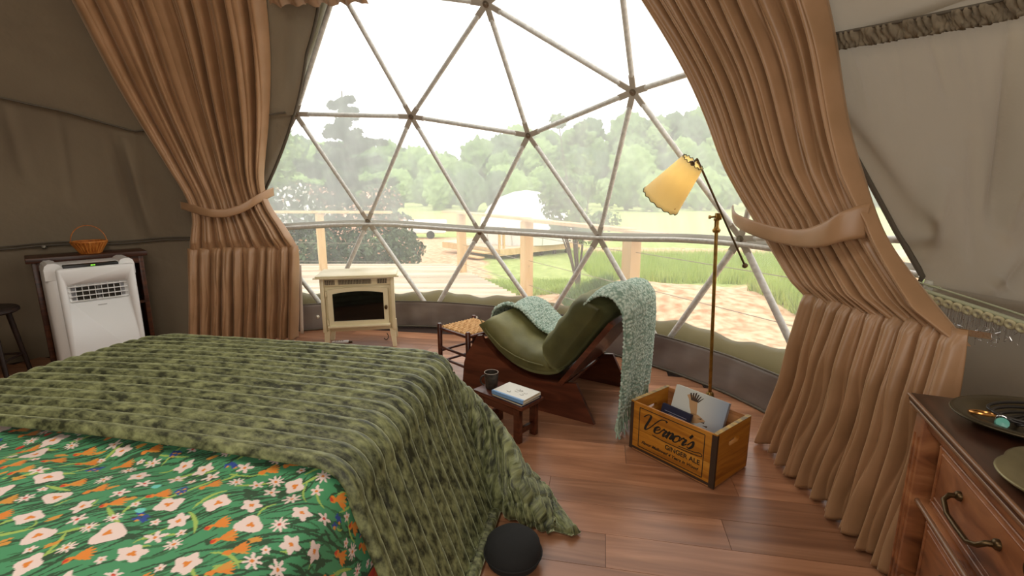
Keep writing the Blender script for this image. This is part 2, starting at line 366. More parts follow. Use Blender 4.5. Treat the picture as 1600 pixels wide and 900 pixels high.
for p in STRUTS: strut(HUB[p[0]], HUB[p[1]])
for k, p in HUB.items():
    n = (Vector(p)-Vector(DC)).normalized(); Rm = n.to_track_quat('Z', 'Y').to_matrix()
    m = MB(); m.lathe([(.0, -.030), (.012, -.030), (.012, -.018), (.022, -.016), (.022, .012)], p, 12, R=Rm); m.build('hub_bolt', M_bolt, win)
a = np.linspace(17, 107, 90); hz = np.interp(a, [17, 30.8, 37.3, 51.6, 70.4, 88.5, 100.8, 107], [.93, .978, .990, .935, .950, 1.01, .975, .95])
hz = np.convolve(np.pad(hz, 6, 'edge'), np.ones(13)/13, 'valid')
MB().tube([tuple(sph(q, z_, 3.49)) for q, z_ in zip(a, hz)], .0135, 10).build('ring_tube', M_steel, win, smooth=80)
# stitched vinyl seam band that follows the ring
grid('seam_band', [sph(a, hz+d_, 3.56) for d_ in (-.03, .0, .035)], plain('seam_vinyl', rgb(205, 205, 198), .4), win, thick=.002)

# ------------------------------------------------------------------ skirting round the foot of the window
sk = thing('baseboard_back', None, None, kind='structure')
SR = [(10, 3.25), (26, 3.31), (33, 3.37), (42, 3.41), (62, 3.45), (80, 3.46), (92, 3.40), (99, 3.32), (110, 3.30)]
a = np.linspace(12, 109, 260); R0 = interp(SR, a)
rows = []
for k, z_ in enumerate(np.linspace(0, .245, 12)):
    wv = .006*np.sin(a*.9+k*.3)+.004*np.sin(a*2.1+1); rows.append(cyl(a, np.full_like(a, z_), R0+wv*(math.sin(k/11*pi))+.03*k/11))
grid('skirting_band', rows, M_skirt, sk, thick=.008)
MB().tube([tuple(cyl(q, .247, r_+.03)) for q, r_ in zip(a[::3], R0[::3])], .007, 6).build('top_piping', M_cord, sk, smooth=80)
MB().tube([tuple(cyl(q, .010, r_-.008)) for q, r_ in zip(a[::3], R0[::3])], .008, 6).build('bottom_piping', M_cord, sk, smooth=80)
for q in (97.2, 71.5):
    r_ = float(interp(SR, q)); p = cyl(q, .13, r_-.006); n = Vector((DC[0]-p[0], DC[1]-p[1], 0)).normalized()
    MB().lathe([(.018, 0), (.017, .008), (.010, .014), (.0, .015)], tuple(p), 14, R=n.to_track_quat('Z', 'Y').to_matrix(), caps=False).build('snap_button', plain('pale_snap', rgb(225, 220, 205), .3, .5), sk)

# ------------------------------------------------------------------ curtains
def foldfn(wv, n, seed, sharp=.65):
    r = np.random.default_rng(seed)
    k = 40; warp = np.interp(wv, np.linspace(0, 1, k), np.cumsum(np.r_[0, r.uniform(.45, 1.55, k-1)])/1); warp = (warp-warp.min())/(warp.max()-warp.min())
    ph = warp*n; am = np.interp(ph, np.arange(n+2), r.uniform(.55, 1.15, n+2))
    return (np.abs(np.sin(pi*ph))**sharp)*am, ph
def curtain_surface(L, Rr, nh, nw, n, seed, amp, rfun, wiggle=0, sharp=.65, sub=.3):
    """L, Rr: lists of (h, az, z); amp(h); rfun(w, z)"""
    h = np.linspace(0, 1, nh); wv = np.linspace(0, 1, nw)
    La, Lz = [interp([(q[0], q[i]) for q in L], h) for i in (1, 2)]; Ra, Rz = [interp([(q[0], q[i]) for q in Rr], h) for i in (1, 2)]
    kh = max(3, nh//12); ker = np.ones(2*kh+1)/(2*kh+1)
    sm = lambda v: np.convolve(np.pad(v, kh, 'reflect', reflect_type='odd'), ker, 'valid')
    La, Lz, Ra, Rz = map(sm, (La, Lz, Ra, Rz))
    f, ph = foldfn(wv, n, seed, sharp); f2, _ = foldfn(wv, int(n*1.9), seed+5, .9)
    P = np.zeros((nh, nw, 3))
    for i in range(nh):
        ww = wv+wiggle*np.sin(h[i]*5+wv*17)*np.sin(pi*wv)
        ff = np.interp(ww, wv, f); gg = np.interp(wv+.01*np.sin(h[i]*9), wv, f2)
        A = La[i]+(Ra[i]-La[i])*wv; Z = Lz[i]+(Rz[i]-Lz[i])*wv
        am = amp(h[i]); d = am*(ff*(1-sub)+gg*sub)
        P[i] = cyl(A, Z, rfun(wv, Z)-d)
    return P
def limr(r):
    def f(wv, z):
        a_, b_ = r(wv, z), np.sqrt(np.maximum(3.42**2-(z-DC[2])**2, .1)); return -np.log(np.exp(-18*(a_-3))+np.exp(-18*(b_-3)))/18+3.01
    return f
def band(name, pts, rad, parent, thick=.006):
    """pts: (az, z, halfheight, dr); dr positive = further into the room"""
    p = np.array(pts); n = 60; s_ = np.linspace(0, len(p)-1, n)
    a_, z_, hh, dr = [np.interp(s_, np.arange(len(p)), p[:, i]) for i in range(4)]
    k = np.ones(7)/7; a_, z_, hh, dr = [np.convolve(np.pad(q, 3, 'edge'), k, 'valid') for q in (a_, z_, hh, dr)]
    rows = [cyl(a_, z_+hh*c, rad-dr+.006*abs(c)**3) for c in np.linspace(-1, 1, 9)]
    return grid(name, rows, M_curt, parent, thick=thick)

cR = thing('curtain', 'brown satin curtain swept right beside the dresser, fanning wide over the window', 'curtain', tuple(cyl(16, 0., 3.0)))
cL = thing('curtain', 'brown satin curtain gathered behind the cream stove and beside the air conditioner', 'curtain', tuple(cyl(106, 0., 3.0)))
def put(o, par):
    o.parent = par; o.matrix_parent_inverse = Matrix.Translation(-par.location); return o
rR = lambda wv, z: 3.06-.14*wv
P = curtain_surface([(0, 41.5, 2.75), (.3, 37.6, 2.27), (.45, 35.4, 2.0), (.6, 33.5, 1.65), (.72, 31.2, 1.35), (.80, 28.0, 1.16), (.88, 26.0, 1.0), (.95, 23.2, .86), (1, 21.6, .78)],
                    [(0, 17.5, 2.75), (.3, 19.7, 2.2), (.45, 19.6, 1.9), (.6, 18.0, 1.55), (.72, 16.0, 1.33), (.80, 14.6, 1.17), (.88, 12.7, 1.04), (.95, 9.2, .90), (1, 7.2, .81)],
                    150, 620, 10, 11, lambda h: float(np.interp(h, [0, .4, .7, .8, .86, .95, 1], [.16, .15, .11, .06, .07, .10, .03])), limr(rR), .008, .8, .14)
put(grid('curtain_panel', P, M_curt, thick=.003), cR)
P = curtain_surface([(0, 21.8, .83), (.1, 22.0, .74), (.5, 22.6, .4), (1, 24.2, .02)], [(0, 7.4, .86), (.1, 7.0, .76), (.5, 6.2, .42), (1, 6.0, .012)],
                    60, 620, 10, 21, lambda h: float(np.interp(h, [0, .05, .3, 1], [.02, .06, .11, .16])), lambda wv, z: 3.045-.13*wv-.10*wv*(1-z/.8), .005, .8, .16)
put(grid('curtain_skirt', P, M_curt, thick=.003), cR)
# small gathered ruffle at the join
put(band('tieback', [(30.0, 1.22, .012, -.02), (28.6, 1.165, .028, .07), (26.5, 1.135, .034, .115), (23.5, 1.105, .035, .13), (20, 1.095, .036, .15), (17.3, 1.125, .052, .185), (16.2, 1.16, .060, .18), (15.4, 1.182, .066, .14), (15.0, 1.19, .066, .10)], 3.0, cR), cR)
rL = lambda wv, z: 3.08+0*wv
P = curtain_surface([(0, 124.5, 2.85), (.25, 121.2, 2.5), (.5, 118.2, 1.95), (.68, 114.6, 1.45), (.80, 112.2, 1.17), (.86, 112.5, 1.05), (.96, 113.6, .86), (1, 113.6, .80)],
                    [(0, 92.5, 2.85), (.25, 95.5, 2.5), (.5, 99.6, 1.92), (.68, 101.8, 1.55), (.80, 102.6, 1.27), (.86, 101.6, 1.13), (.96, 97.9, .88), (1, 98.0, .80)],
                    150, 560, 9, 31, lambda h: float(np.interp(h, [0, .4, .7, .8, .86, .95, 1], [.16, .15, .11, .06, .07, .10, .03])), limr(rL), .008, .8, .14)
put(grid('curtain_panel', P, M_curt, thick=.003), cL)
P = curtain_surface([(0, 113.7, .84), (.1, 113.8, .75), (1, 115.2, .02)], [(0, 98.0, .84), (.1, 97.9, .75), (1, 99.2, .02)],
                    60, 560, 10, 41, lambda h: float(np.interp(h, [0, .05, .3, 1], [.02, .06, .10, .13])), lambda wv, z: 3.07+0*wv, .005, .8, .16)
put(grid('curtain_skirt', P, M_curt, thick=.003), cL)
put(band('tieback', [(114.2, 1.19, .03, -.06), (112.2, 1.165, .032, .07), (110.2, 1.13, .032, .125), (107.6, 1.12, .032, .13), (105, 1.165, .034, .12), (103.2, 1.23, .036, .09), (101.8, 1.28, .036, .0), (101.3, 1.30, .034, -.09)], 3.08, cL), cL)
zz_ = np.linspace(.03, .66, 12)
put(grid('lining_edge', [cyl(98.6-.6*k+(.66-zz_)*.9, zz_, 3.12) for k in (0, 1)], M_lining, thick=.002), cL)
hk = cyl(101.6, 1.30, 3.14)
put(MB().torus(tuple(hk), .022, .004, (1, 0, 0)).build('tie_ring', M_bolt), cL)
# valance edge high on the window
a = np.linspace(78, 94, 240); f, _ = foldfn(np.linspace(0, 1, 240), 9, 77, .7)
vp = [cyl(a, z_+.012*np.sin(a*2.3)*(k == 0), np.minimum(2.80, np.sqrt(3.36**2-(z_-DC[2])**2))-.04*f-.02*np.sin(k*1.2)) for k, z_ in enumerate((2.50, 2.56, 2.68, 2.80))]
tag(grid('valance', vp, M_curt, thick=.003), 'short brown gathered valance edge at the top left of the window', 'valance')

# ------------------------------------------------------------------ bed
def bw(u, v, z=0): p = U*u+V*v; return Vector((p.x, p.y, z))
bang = ang
M_matt = plain('mattress_ticking', rgb(205, 200, 190), .8); M_bedbase = plain('bed_base_black', rgb(20, 20, 20), .7)
bed = thing('bed', 'wide bed under the green quilt and floral duvet', 'bed', tuple(bw(-1.38, .85)), bang)
MB().box((0, 0, .19), (1.40, 1.95, .16), b=.02).build('bed_base', M_bedbase, bed)
MB().box((0, 0, .415), (1.50, 2.08, .29), b=.06).build('mattress', M_matt, bed)
for sx in (-.62, .62):
    for sy in (-.88, .88): MB().lathe([(.03, 0), (.035, .115)], (sx, sy, 0), 14).build('leg', M_bedbase, bed)
TOPZ = .60; UR, UL, VF = -.60, -2.17, 1.93
def drape(s, t, lift=0., rho=.19, flare=True, hem_floor=.015, e=.085):
    """cloth coordinates on the bed plane -> 3D (u,v,z); s along u, t along v"""
    cx = np.clip(s, UL+rho, UR-rho); cy = np.minimum(t, VF-rho)
    dx, dy = s-cx, t-cy; dist = np.hypot(dx, dy)+1e-9; th = np.arctan2(dy, dx)
    fq = np.maximum(np.abs(dx), np.abs(dy))/dist; over = np.maximum(dist-(rho-e), 0)*(fq+(1-fq)*.66); ins = np.minimum(dist, rho-e)
    # quarter arc then hanging
    arc = e*pi/2; al_ = np.minimum(over/e, pi/2); out = e*np.sin(al_); dn = e*(1-np.cos(al_)); hang = np.maximum(over-arc, 0)
    deg = np.degrees(th)
    right = (dx > -.001)
    k = np.interp(deg, [-1, 0, 10, 20, 32, 42, 52, 66, 80, 90, 135, 180], [.33, .33, .28, .16, .55, .70, .66, .4, .16, .14, .12, .12]) if flare else np.full_like(deg, .12)
    k = np.where(right, k, .12)
    thd = np.interp(deg, [0, 10, 20, 32, 42, 52, 66, 80, 90], [0, 4, 0, -16, -17, 2, 38, 72, 90]) if flare else deg
    kk = np.clip(hang/.5, 0, 1)
    thd = np.where((deg > 0) & (deg < 90), deg+(thd-deg)*kk, deg); thr = np.radians(thd)
    out = out+hang*k; dn = dn+hang*np.sqrt(np.maximum(1-k*k, 0))
    u = cx+np.cos(th)*ins+np.cos(thr)*out; v = cy+np.sin(th)*ins+np.sin(thr)*out
    crown = .035*np.clip(1-((s-(UL+UR)/2)/.9)**2, 0, 1)*np.clip((VF-t)/.5, 0, 1)
    z = TOPZ+lift-.02+crown-dn
    low = z < hem_floor
    u = np.where(low, u+np.cos(thr)*(hem_floor-z)*.5, u); z = np.maximum(z, hem_floor)
    return u, v, z
def surf_normals(P):
    du = np.gradient(P, axis=1); dv = np.gradient(P, axis=0); n = np.cross(du, dv); return n/(np.linalg.norm(n, axis=2, keepdims=True)+1e-9)
# crushed velvet
m, t_, p = newmat('crushed_velvet'); N = t_.nodes; Lk = t_.links
tc = N.new('ShaderNodeTexCoord'); mp = N.new('ShaderNodeMapping'); mp.inputs['Scale'].default_value = (24, 64, 24); mp.inputs['Rotation'].default_value = (0, 0, .5)
Lk.new(tc.outputs['UV'], mp.inputs[0])
n1 = N.new('ShaderNodeTexNoise'); n1.inputs['Scale'].default_value = 1; n1.inputs['Detail'].default_value = 7; n1.inputs['Roughness'].default_value = .62; n1.inputs['Distortion'].default_value = .15
Lk.new(mp.outputs[0], n1.inputs['Vector'])
n3 = N.new('ShaderNodeTexNoise'); n3.inputs['Scale'].default_value = 7; n3.inputs['Detail'].default_value = 2; Lk.new(tc.outputs['UV'], n3.inputs['Vector'])
ad = N.new('ShaderNodeMath'); ad.operation = 'MULTIPLY_ADD'; ad.inputs[1].default_value = .30; Lk.new(n3.outputs[0], ad.inputs[0]); Lk.new(n1.outputs[0], ad.inputs[2])
cr = N.new('ShaderNodeValToRGB'); cr.color_ramp.elements[0].position = .53; cr.color_ramp.elements[1].position = .82
cr.color_ramp.elements[0].color = rgb(38, 42, 20); cr.color_ramp.elements[1].color = rgb(138, 143, 98)
Lk.new(ad.outputs[0], cr.inputs[0]); Lk.new(cr.outputs[0], p.inputs['Base Color']); p.inputs['Roughness'].default_value = .55
p.inputs['Sheen Weight'].default_value = 1.0; p.inputs['Sheen Roughness'].default_value = .3; p.inputs['Sheen Tint'].default_value = rgb(215, 222, 180)
bmp = N.new('ShaderNodeBump'); bmp.inputs['Strength'].default_value = .2; bmp.inputs['Distance'].default_value = .004; Lk.new(n1.outputs[0], bmp.inputs['Height']); Lk.new(bmp.outputs[0], p.inputs['Normal'])
M_velvet = m
M_velvdark = plain('quilt_backing', rgb(30, 34, 20), .9)
def setuv(o, uu, vv):
    me = o.data; lay = me.uv_layers.new(name='UVMap'); vi = np.zeros(len(me.loops), np.int32); me.loops.foreach_get('vertex_index', vi)
    uv = np.stack([uu.ravel()[vi], vv.ravel()[vi]], -1); lay.data.foreach_set('uv', uv.ravel())
SMAX = UR+.65; TMIN, TMAX = .975, VF+.60; SMIN = UL-.50
ns, nt = 400, 330
ss = np.linspace(SMIN, SMAX, ns)[None, :]*np.ones((nt, 1)); tt = np.linspace(TMIN, TMAX, nt)[:, None]*np.ones((1, ns))
tw = tt+.006*np.sin(ss*2.1)+.0015*np.sin(ss*9+tt*4)
u_, v_, z_ = drape(ss, tt, .028)
Pq = np.stack([u_, v_, z_], -1); Nq = surf_normals(Pq); Nq *= np.sign(Nq[:, :, 2:3].mean())
CH = .0625
chan = np.abs(np.sin(pi*(tw-TMIN+.012)/CH))**.6
cross = np.abs(np.sin(pi*(ss+.10*(tt-1))/.085)); crs = 1-np.exp(-(cross/.18)**2)
nzv = .0012*np.sin(ss*31+np.sin(tt*20)*2)*np.sin(tt*43+ss*11)
edge = np.minimum(1, np.minimum((tt-TMIN)/.012, np.minimum((TMAX-tt)/.012, (SMAX-ss)/.012)))
disp = (.023*chan+(.0016+.006*((ss > UR-.1) & (tt > VF-.12)))*crs+nzv*chan)*np.clip(edge, 0, 1)
Pq = Pq+Nq*disp[:, :, None]
Pq[:, :, 2] = np.maximum(Pq[:, :, 2], .008)
W = np.stack([Pq[:, :, 0]*U.x+Pq[:, :, 1]*V.x, Pq[:, :, 0]*U.y+Pq[:, :, 1]*V.y, Pq[:, :, 2]], -1)
q = grid('quilt', W, [M_velvet], flip=False); setuv(q, ss, tt)
md = q.modifiers.new('thickness', 'SOLIDIFY'); md.thickness = .010; md.offset = -1
tag(q, 'olive green crushed velvet channel quilt spread over the foot of the bed', 'quilt')

# floral duvet: a print painted cell by cell into a colour attribute
D0, D1, E0, E1 = UL-.15, UR+.42, .20, 1.10          # cloth area
STEP = .0024
nx, ny = int((D1-D0)/STEP), int((E1-E0)/STEP)
IMG = np.zeros((ny, nx, 3)); IMG[:] = rgb(70, 146, 98)[:3]
def paint(cx, cy, rad, fn, color):
    x0, x1 = int((cx-rad-D0)/STEP), int((cx+rad-D0)/STEP)+1; y0, y1 = int((cy-rad-E0)/STEP), int((cy+rad-E0)/STEP)+1
    x0, y0 = max(x0, 0), max(y0, 0); x1, y1 = min(x1, nx), min(y1, ny)
    if x1 <= x0 or y1 <= y0: return
    X, Y = np.meshgrid(D0+(np.arange(x0, x1)+.5)*STEP-cx, E0+(np.arange(y0, y1)+.5)*STEP-cy)
    mk = fn(X, Y); IMG[y0:y1, x0:x1][mk] = color[:3]
def stroke(cx, cy, ln, an, wd, color, bend=0):
    c_, s_ = math.cos(an), math.sin(an)
    def fn(X, Y):
        a_, b_ = X*c_+Y*s_, -X*s_+Y*c_; t1 = a_/ln*2; return (np.abs(t1) < 1) & (np.abs(b_-bend*(t1*t1)) < wd*(1-t1*t1)**.6*(np.abs(t1) < 1)+0*a_)
    with np.errstate(invalid='ignore'): paint(cx, cy, ln*.6+wd, fn, color)
def bloom(cx, cy, r, n, depth, ph, color, sq=1.0):
    def fn(X, Y):
        th = np.arctan2(Y*sq, X); return np.hypot(X, Y*sq) < r*(1-depth*(.5-.5*np.cos(n*(th-ph))))*(1+.08*np.sin(2*th+ph))
    paint(cx, cy, r*1.3, fn, color)
c_dk, c_lt, c_md = rgb(40, 76, 46), rgb(160, 190, 92), rgb(50, 106, 64)
c_wh, c_or, c_yo, c_rd, c_bl, c_cy = rgb(236, 214, 206), rgb(226, 134, 44), rgb(214, 150, 60), rgb(206, 60, 30), rgb(40, 70, 150), rgb(110, 205, 195)
rd = random.Random(12)
for k in range(2600):
    stroke(rd.uniform(D0, D1), rd.uniform(E0, E1), rd.uniform(.04, .11), rd.gauss(.80, .22), rd.uniform(.0018, .0042), c_dk if rd.random() < .85 else c_md, rd.uniform(-.008, .008))
for k in range(260):
    stroke(rd.uniform(D0, D1), rd.uniform(E0, E1), rd.uniform(.03, .09), rd.gauss(.9, .7), rd.uniform(.002, .005), c_lt, rd.uniform(-.012, .012))
for k in range(70):
    bloom(rd.uniform(D0, D1), rd.uniform(E0, E1), rd.uniform(.012, .022), 3, .5, rd.uniform(0, 6), c_dk)
placed = []
def spot(rad):
    for _ in range(40):
        x, y = rd.uniform(D0, D1), rd.uniform(E0, E1)
        if all(math.hypot(x-a_, y-b_) > rad+c_ for a_, b_, c_ in placed): placed.append((x, y, rad)); return x, y
    return None
for kind, cnt in (('big', 120), ('tulip', 150), ('blue', 45), ('daisy', 190), ('small', 200), ('dot', 25)):
    for _ in range(cnt):
        rad = {'big': .030, 'tulip': .024, 'blue': .018, 'daisy': .020, 'small': .011, 'dot': .010}[kind]
        s_ = spot(rad)
        if not s_: continue
        x, y = s_; ph = rd.uniform(0, 6)
        if kind == 'big':
            if y < .55 or rd.random() < .55: 
                bloom(x, y, rad*rd.uniform(.85, 1.15), rd.choice([3, 4, 5]), .28, ph, c_wh)
                bloom(x+rd.uniform(-.004, .004), y, .009, 3, .45, ph, c_or)
            else: bloom(x, y, rad*.8, 5, .35, ph, c_wh); bloom(x, y, .006, 4, .3, ph, c_or)
        elif kind == 'tulip':
            for j in range(5):
                an = .75+(j-2)*.30; stroke(x+math.cos(an)*.013, y+math.sin(an)*.013, .040, an, .0042, c_or if rd.random() < .75 else c_yo)
            bloom(x-.006, y-.007, .009, 3, .2, ph, c_or)
            if rd.random() < .6: bloom(x-.009, y-.010, .0055, 3, .2, ph, c_rd)
        elif kind == 'blue':
            for j in range(4):
                q1, q2 = x+rd.uniform(-.014, .014), y+rd.uniform(-.014, .014); bloom(q1, q2, .009, 4, .4, rd.uniform(0, 6), c_bl)
                if rd.random() < .6: bloom(q1+.004, q2-.003, .0045, 3, .3, 0, c_yo)
        elif kind == 'daisy': bloom(x, y, rad*rd.uniform(.8, 1.1), rd.choice([5, 7, 9]), .62, ph, c_wh); bloom(x, y, .0042, 3, .2, ph, c_or if rd.random() < .6 else c_rd)
        elif kind == 'small':
            if rd.random() < .5: bloom(x, y, rad, 5, .4, ph, c_wh); bloom(x, y, .003, 3, .2, ph, c_or)
            else:
                for j in range(3): stroke(x+rd.uniform(-.006, .006), y+rd.uniform(-.006, .006), .024, .8+rd.uniform(-.3, .3), .004, c_yo)
        else: bloom(x, y, rad, 3, .15, ph, c_rd if rd.random() < .5 else c_cy)
ss = (D0+(np.arange(nx)+.5)*STEP)[None, :]*np.ones((ny, 1)); tt = (E0+(np.arange(ny)+.5)*STEP)[:, None]*np.ones((1, nx))
u_, v_, z_ = drape(ss, tt, 0.0, flare=False)
# soft rumples, and the underside border turned up at the side
z_ = z_+.006*np.sin(ss*9+tt*3)*np.sin(tt*13-ss*2)+.004*np.sin(ss*23+tt*17)-.012*np.exp(-((tt-.93)/.05)**2)
SIDE = ss > UR+.235
brd = (np.abs(((tt*1.0+ss*.6) % .07)-.035) < .022) & (np.abs(ss-(UR+.29)) < .05)
IMG[SIDE] = rgb(70, 150, 140)[:3]; IMG[(ss > UR+.235) & (ss < UR+.30)] = rgb(210, 92, 26)[:3]
IMG[(ss > UR+.235) & (ss < UR+.30) & brd] = rgb(196, 44, 22)[:3]; IMG[(ss > UR+.30) & (ss < UR+.36) & brd] = rgb(210, 190, 96)[:3]
IMG[np.abs(ss-(UR+.235)) < .004] = rgb(58, 66, 40)[:3]
W = np.stack([u_*U.x+v_*V.x, u_*U.y+v_*V.y, z_], -1)
m, t_, p = newmat('floral_print'); at_ = t_.nodes.new('ShaderNodeAttribute'); at_.attribute_name = 'print'
t_.links.new(at_.outputs['Color'], p.inputs['Base Color']); p.inputs['Roughness'].default_value = .75; p.inputs['Sheen Weight'].default_value = .1
dv = grid('duvet', W, m)
ca = dv.data.color_attributes.new('print', 'FLOAT_COLOR', 'POINT'); ca.data.foreach_set('color', np.concatenate([IMG, np.ones((ny, nx, 1))], 2).ravel())
tag(dv, 'green floral print duvet with white and orange flowers, nearest part of the bed', 'duvet')
# black rounded pouf under the quilt corner
t = thing('pouf', 'black rounded pouf half hidden under the hanging corner of the quilt', 'pouf', tuple(bw(-.275, 1.465)))
MB().lathe([(.0, .0), (.07, .0), (.094, .017), (.102, .048), (.095, .082), (.068, .106), (.034, .116), (.0, .118)], (0, 0, 0), 32, caps=False).build('pouf_body', plain('pouf_black', rgb(20, 20, 20), .9), t)
MB().torus((0, 0, .045), .1025, .003, n=32).build('piping', plain('pouf_piping', rgb(14, 14, 14), .8), t)

# ------------------------------------------------------------------ air conditioner, cabinet, basket, dark stool
wdir = Vector((.664, .747, 0)).normalized(); acr = math.atan2(wdir.y, wdir.x)
c0 = Vector((-3.12, 3.155, 0)); nrm = Vector((-wdir.y, wdir.x, 0))     # nrm points away from the camera
t = thing('air_conditioner', 'white portable air conditioner standing in front of the dark wooden cabinet', 'air conditioner', tuple(c0+wdir*.25+nrm*.165), acr)
m = MB(); m.box((0, .035, .42), (.50, .29, .76), b=.045); m.build('housing', M_white, t, smooth=60)
# raised shoulders either side of the control panel
m = MB()
for sx in (-1, 1): m.prism([(sx*.247, .70), (sx*.247, .775), (sx*.240, .80), (sx*.222, .815), (sx*.190, .817), (sx*.170, .808), (sx*.150, .782), (sx*.14, .775), (sx*.13, .70)][::sx], -.112, .15, ax='y')
m.build('shoulder', M_white, t, smooth=30)
MB().box((0, -.03, .783), (.30, .235, .030), b=.004).build('control_panel', M_black, t)
mled = plain('green_led', rgb(120, 255, 60), .4); mled.node_tree.nodes['Principled BSDF'].inputs['Emission Color'].default_value = rgb(140, 255, 60); mled.node_tree.nodes['Principled BSDF'].inputs['Emission Strength'].default_value = 2
m = MB(); m.box((.000, -.1485, .790), (.010, .002, .005)).box((.014, -.1485, .790), (.010, .002, .005)); m.build('led_display', mled, t)
m = MB(); m.box((.022, -.140, .395), (.43, .054, .77), b=.018)
fp = m.build('front_panel', plain('white_front', rgb(238, 239, 238), .3), t)
bo = MB().box((.015, -.166, .60), (.335, .05, .135), b=.02).build('vent_cut', M_white, fp); 
bmod = fp.modifiers.new('vent', 'BOOLEAN'); bmod.object = bo; bmod.operation = 'DIFFERENCE'; bmod.solver = 'EXACT'
bpy.context.view_layer.update()
dg = bpy.context.evaluated_depsgraph_get(); nm_ = bpy.data.meshes.new_from_object(fp.evaluated_get(dg)); fp.modifiers.clear(); fp.data = nm_
bpy.data.objects.remove(bo)
vent = MB().box((.015, -.139, .60), (.330, .004, .13)).build('vent_back', plain('vent_pale', rgb(196, 196, 204), .4), t)
m = MB(); 
for sx in (-.052, .078): m.box((sx+.003, -.1425, .595), (.112, .003, .088))
m.build('vent_opening', M_black, vent)
for k in range(9): MB().box((.015, -.1455, .558+k*.0092), (.235, .003, .0016)).build('vent_bar', M_grille, vent)
for k in range(4): MB().box((.015, -.158, .548+k*.034), (.325, .014, .0035), b=.001, R=Matrix.Rotation(.25, 3, 'X')).build('louver', M_white, t)
for k in range(8): MB().box((-.108+k*.035, -.152, .60), (.003, .010, .125)).build('divider', M_white, t)
MB().box((.02, -.1685, .505), (.05, .001, .006)).build('badge', plain('badge_grey', rgb(196, 198, 200), .3), t)

cf = Vector((-3.43, 3.36, 0)); cdir = Vector((.70, .714, 0)).normalized(); cn = Vector((-cdir.y, cdir.x, 0))
t = thing('cabinet', 'dark brown wooden cabinet behind the white air conditioner, topped by the basket', 'cabinet', tuple(cf+cdir*.343+cn*.14), math.atan2(cdir.y, cdir.x))
MB().box((0, 0, .812), (.70, .30, .036), b=.005).build('cabinet_top', M_walnut, t)
MB().box((-.305, 0, .397), (.03, .26, .794), b=.002).build('side_panel', M_walnut, t)
MB().box((.305, 0, .397), (.03, .26, .794), b=.002).build('side_panel', M_walnut, t)
MB().box((0, .12, .43), (.58, .012, .72)).build('back_panel', M_walnut, t)
for z in (.08, .42): MB().box((0, 0, z), (.58, .24, .02)).build('shelf', M_walnut, t)
MB().box((0, -.118, .765), (.58, .018, .055)).build('apron', M_walnut, t)
bp = cf+cdir*.36+cn*.12
t = thing('wicker_basket', 'small orange brown wicker basket with a tall hoop handle on the cabinet', 'basket', (bp.x, bp.y, .83))
m = MB(); nst = 26
for k in range(nst):
    a0 = 2*pi*k/nst; m.tube([(.062*math.cos(a0), .062*math.sin(a0), .006), (.080*math.cos(a0), .080*math.sin(a0), .04), (.108*math.cos(a0), .108*math.sin(a0), .088)], .0072, 6)
m.lathe([(.0, .0), (.064, .0), (.066, .012), (.0, .012)], n=26, caps=False)
m.build('bowl', M_wick, t, smooth=60)
m = MB(); m.lathe([(.060, .006), (.078, .04), (.104, .086), (.101, .086), (.075, .04), (.058, .008)], n=26, caps=False).build('bowl_weave', M_wick, t)
MB().torus((0, 0, .090), .108, .007, n=32).build('rim', M_wick, t, smooth=80)
MB().tube([(.106*math.cos(q), .106*.3*math.cos(q)*0, .088+.125*math.sin(q)) for q in np.linspace(0, pi, 24)], .0035, 6).build('handle', M_wick, t, smooth=80)
t.rotation_euler = (0, 0, .6)
p = sph(130.2, .88, 3.45)
tag(MB().lathe([(.0, -.02), (.012, -.018), (.017, 0), (.012, .018), (0, .022)], tuple(p), 14, R=Vector((.6, -.8, .3)).to_track_quat('Z', 'Y').to_matrix(), caps=False).build('tie_knob', plain('pearl_knob', rgb(150, 145, 132), .25, .5)), 'small pale knob on the seam of the left wall, left of the basket', 'knob')
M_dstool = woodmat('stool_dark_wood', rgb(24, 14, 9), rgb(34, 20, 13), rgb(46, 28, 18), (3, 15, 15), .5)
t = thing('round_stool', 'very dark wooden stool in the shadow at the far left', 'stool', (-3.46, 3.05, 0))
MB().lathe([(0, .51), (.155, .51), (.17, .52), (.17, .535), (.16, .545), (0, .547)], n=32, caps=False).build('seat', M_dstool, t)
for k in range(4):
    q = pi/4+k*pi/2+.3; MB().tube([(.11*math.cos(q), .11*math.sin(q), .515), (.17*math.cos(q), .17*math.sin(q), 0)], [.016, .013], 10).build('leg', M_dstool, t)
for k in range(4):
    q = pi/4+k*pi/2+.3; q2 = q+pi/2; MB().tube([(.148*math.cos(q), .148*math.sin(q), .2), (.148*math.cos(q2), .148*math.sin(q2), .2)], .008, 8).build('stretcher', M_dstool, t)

# ------------------------------------------------------------------ stove
sd = Vector((.98, .196, 0)).normalized()
t = thing('electric_stove', 'cream enamel electric stove with a black glass door by the left curtain', 'stove', (-1.30, 4.02, 0), math.atan2(sd.y, sd.x)); t.scale = (1.06, 1, 1.02)
# top with bevel
MB().prism([(-.315, -.20), (.315, -.20), (.29, .20), (-.29, .20)], .597, .607).build('top_lip', M_cream, t)
MB().box((0, -.0, .613), (.60, .39, .012), b=.004).build('top', M_cream, t)
m = MB(); m.box((0, .02, .375), (.50, .30, .43), b=.004); m.build('body', M_cream, t)
m = MB(); m.box((0, -.135, .560), (.52, .02, .062), b=.003); m.build('vent_panel', M_cream, t)
for x0, w_ in ((-.205, .075), (-.02, .245), (.185, .075)):
    g = MB().box((x0, -.1465, .560), (w_, .004, .038)).build('vent', M_grille, t)
    nb = int(w_/.011)
    mm = MB()
    for k in range(nb): mm.box((x0-w_/2+(k+.5)*w_/nb, -.1495, .560), (.0018, .003, .036))
    tag(mm.build('vent_bars', M_cream, g), kind='stuff')
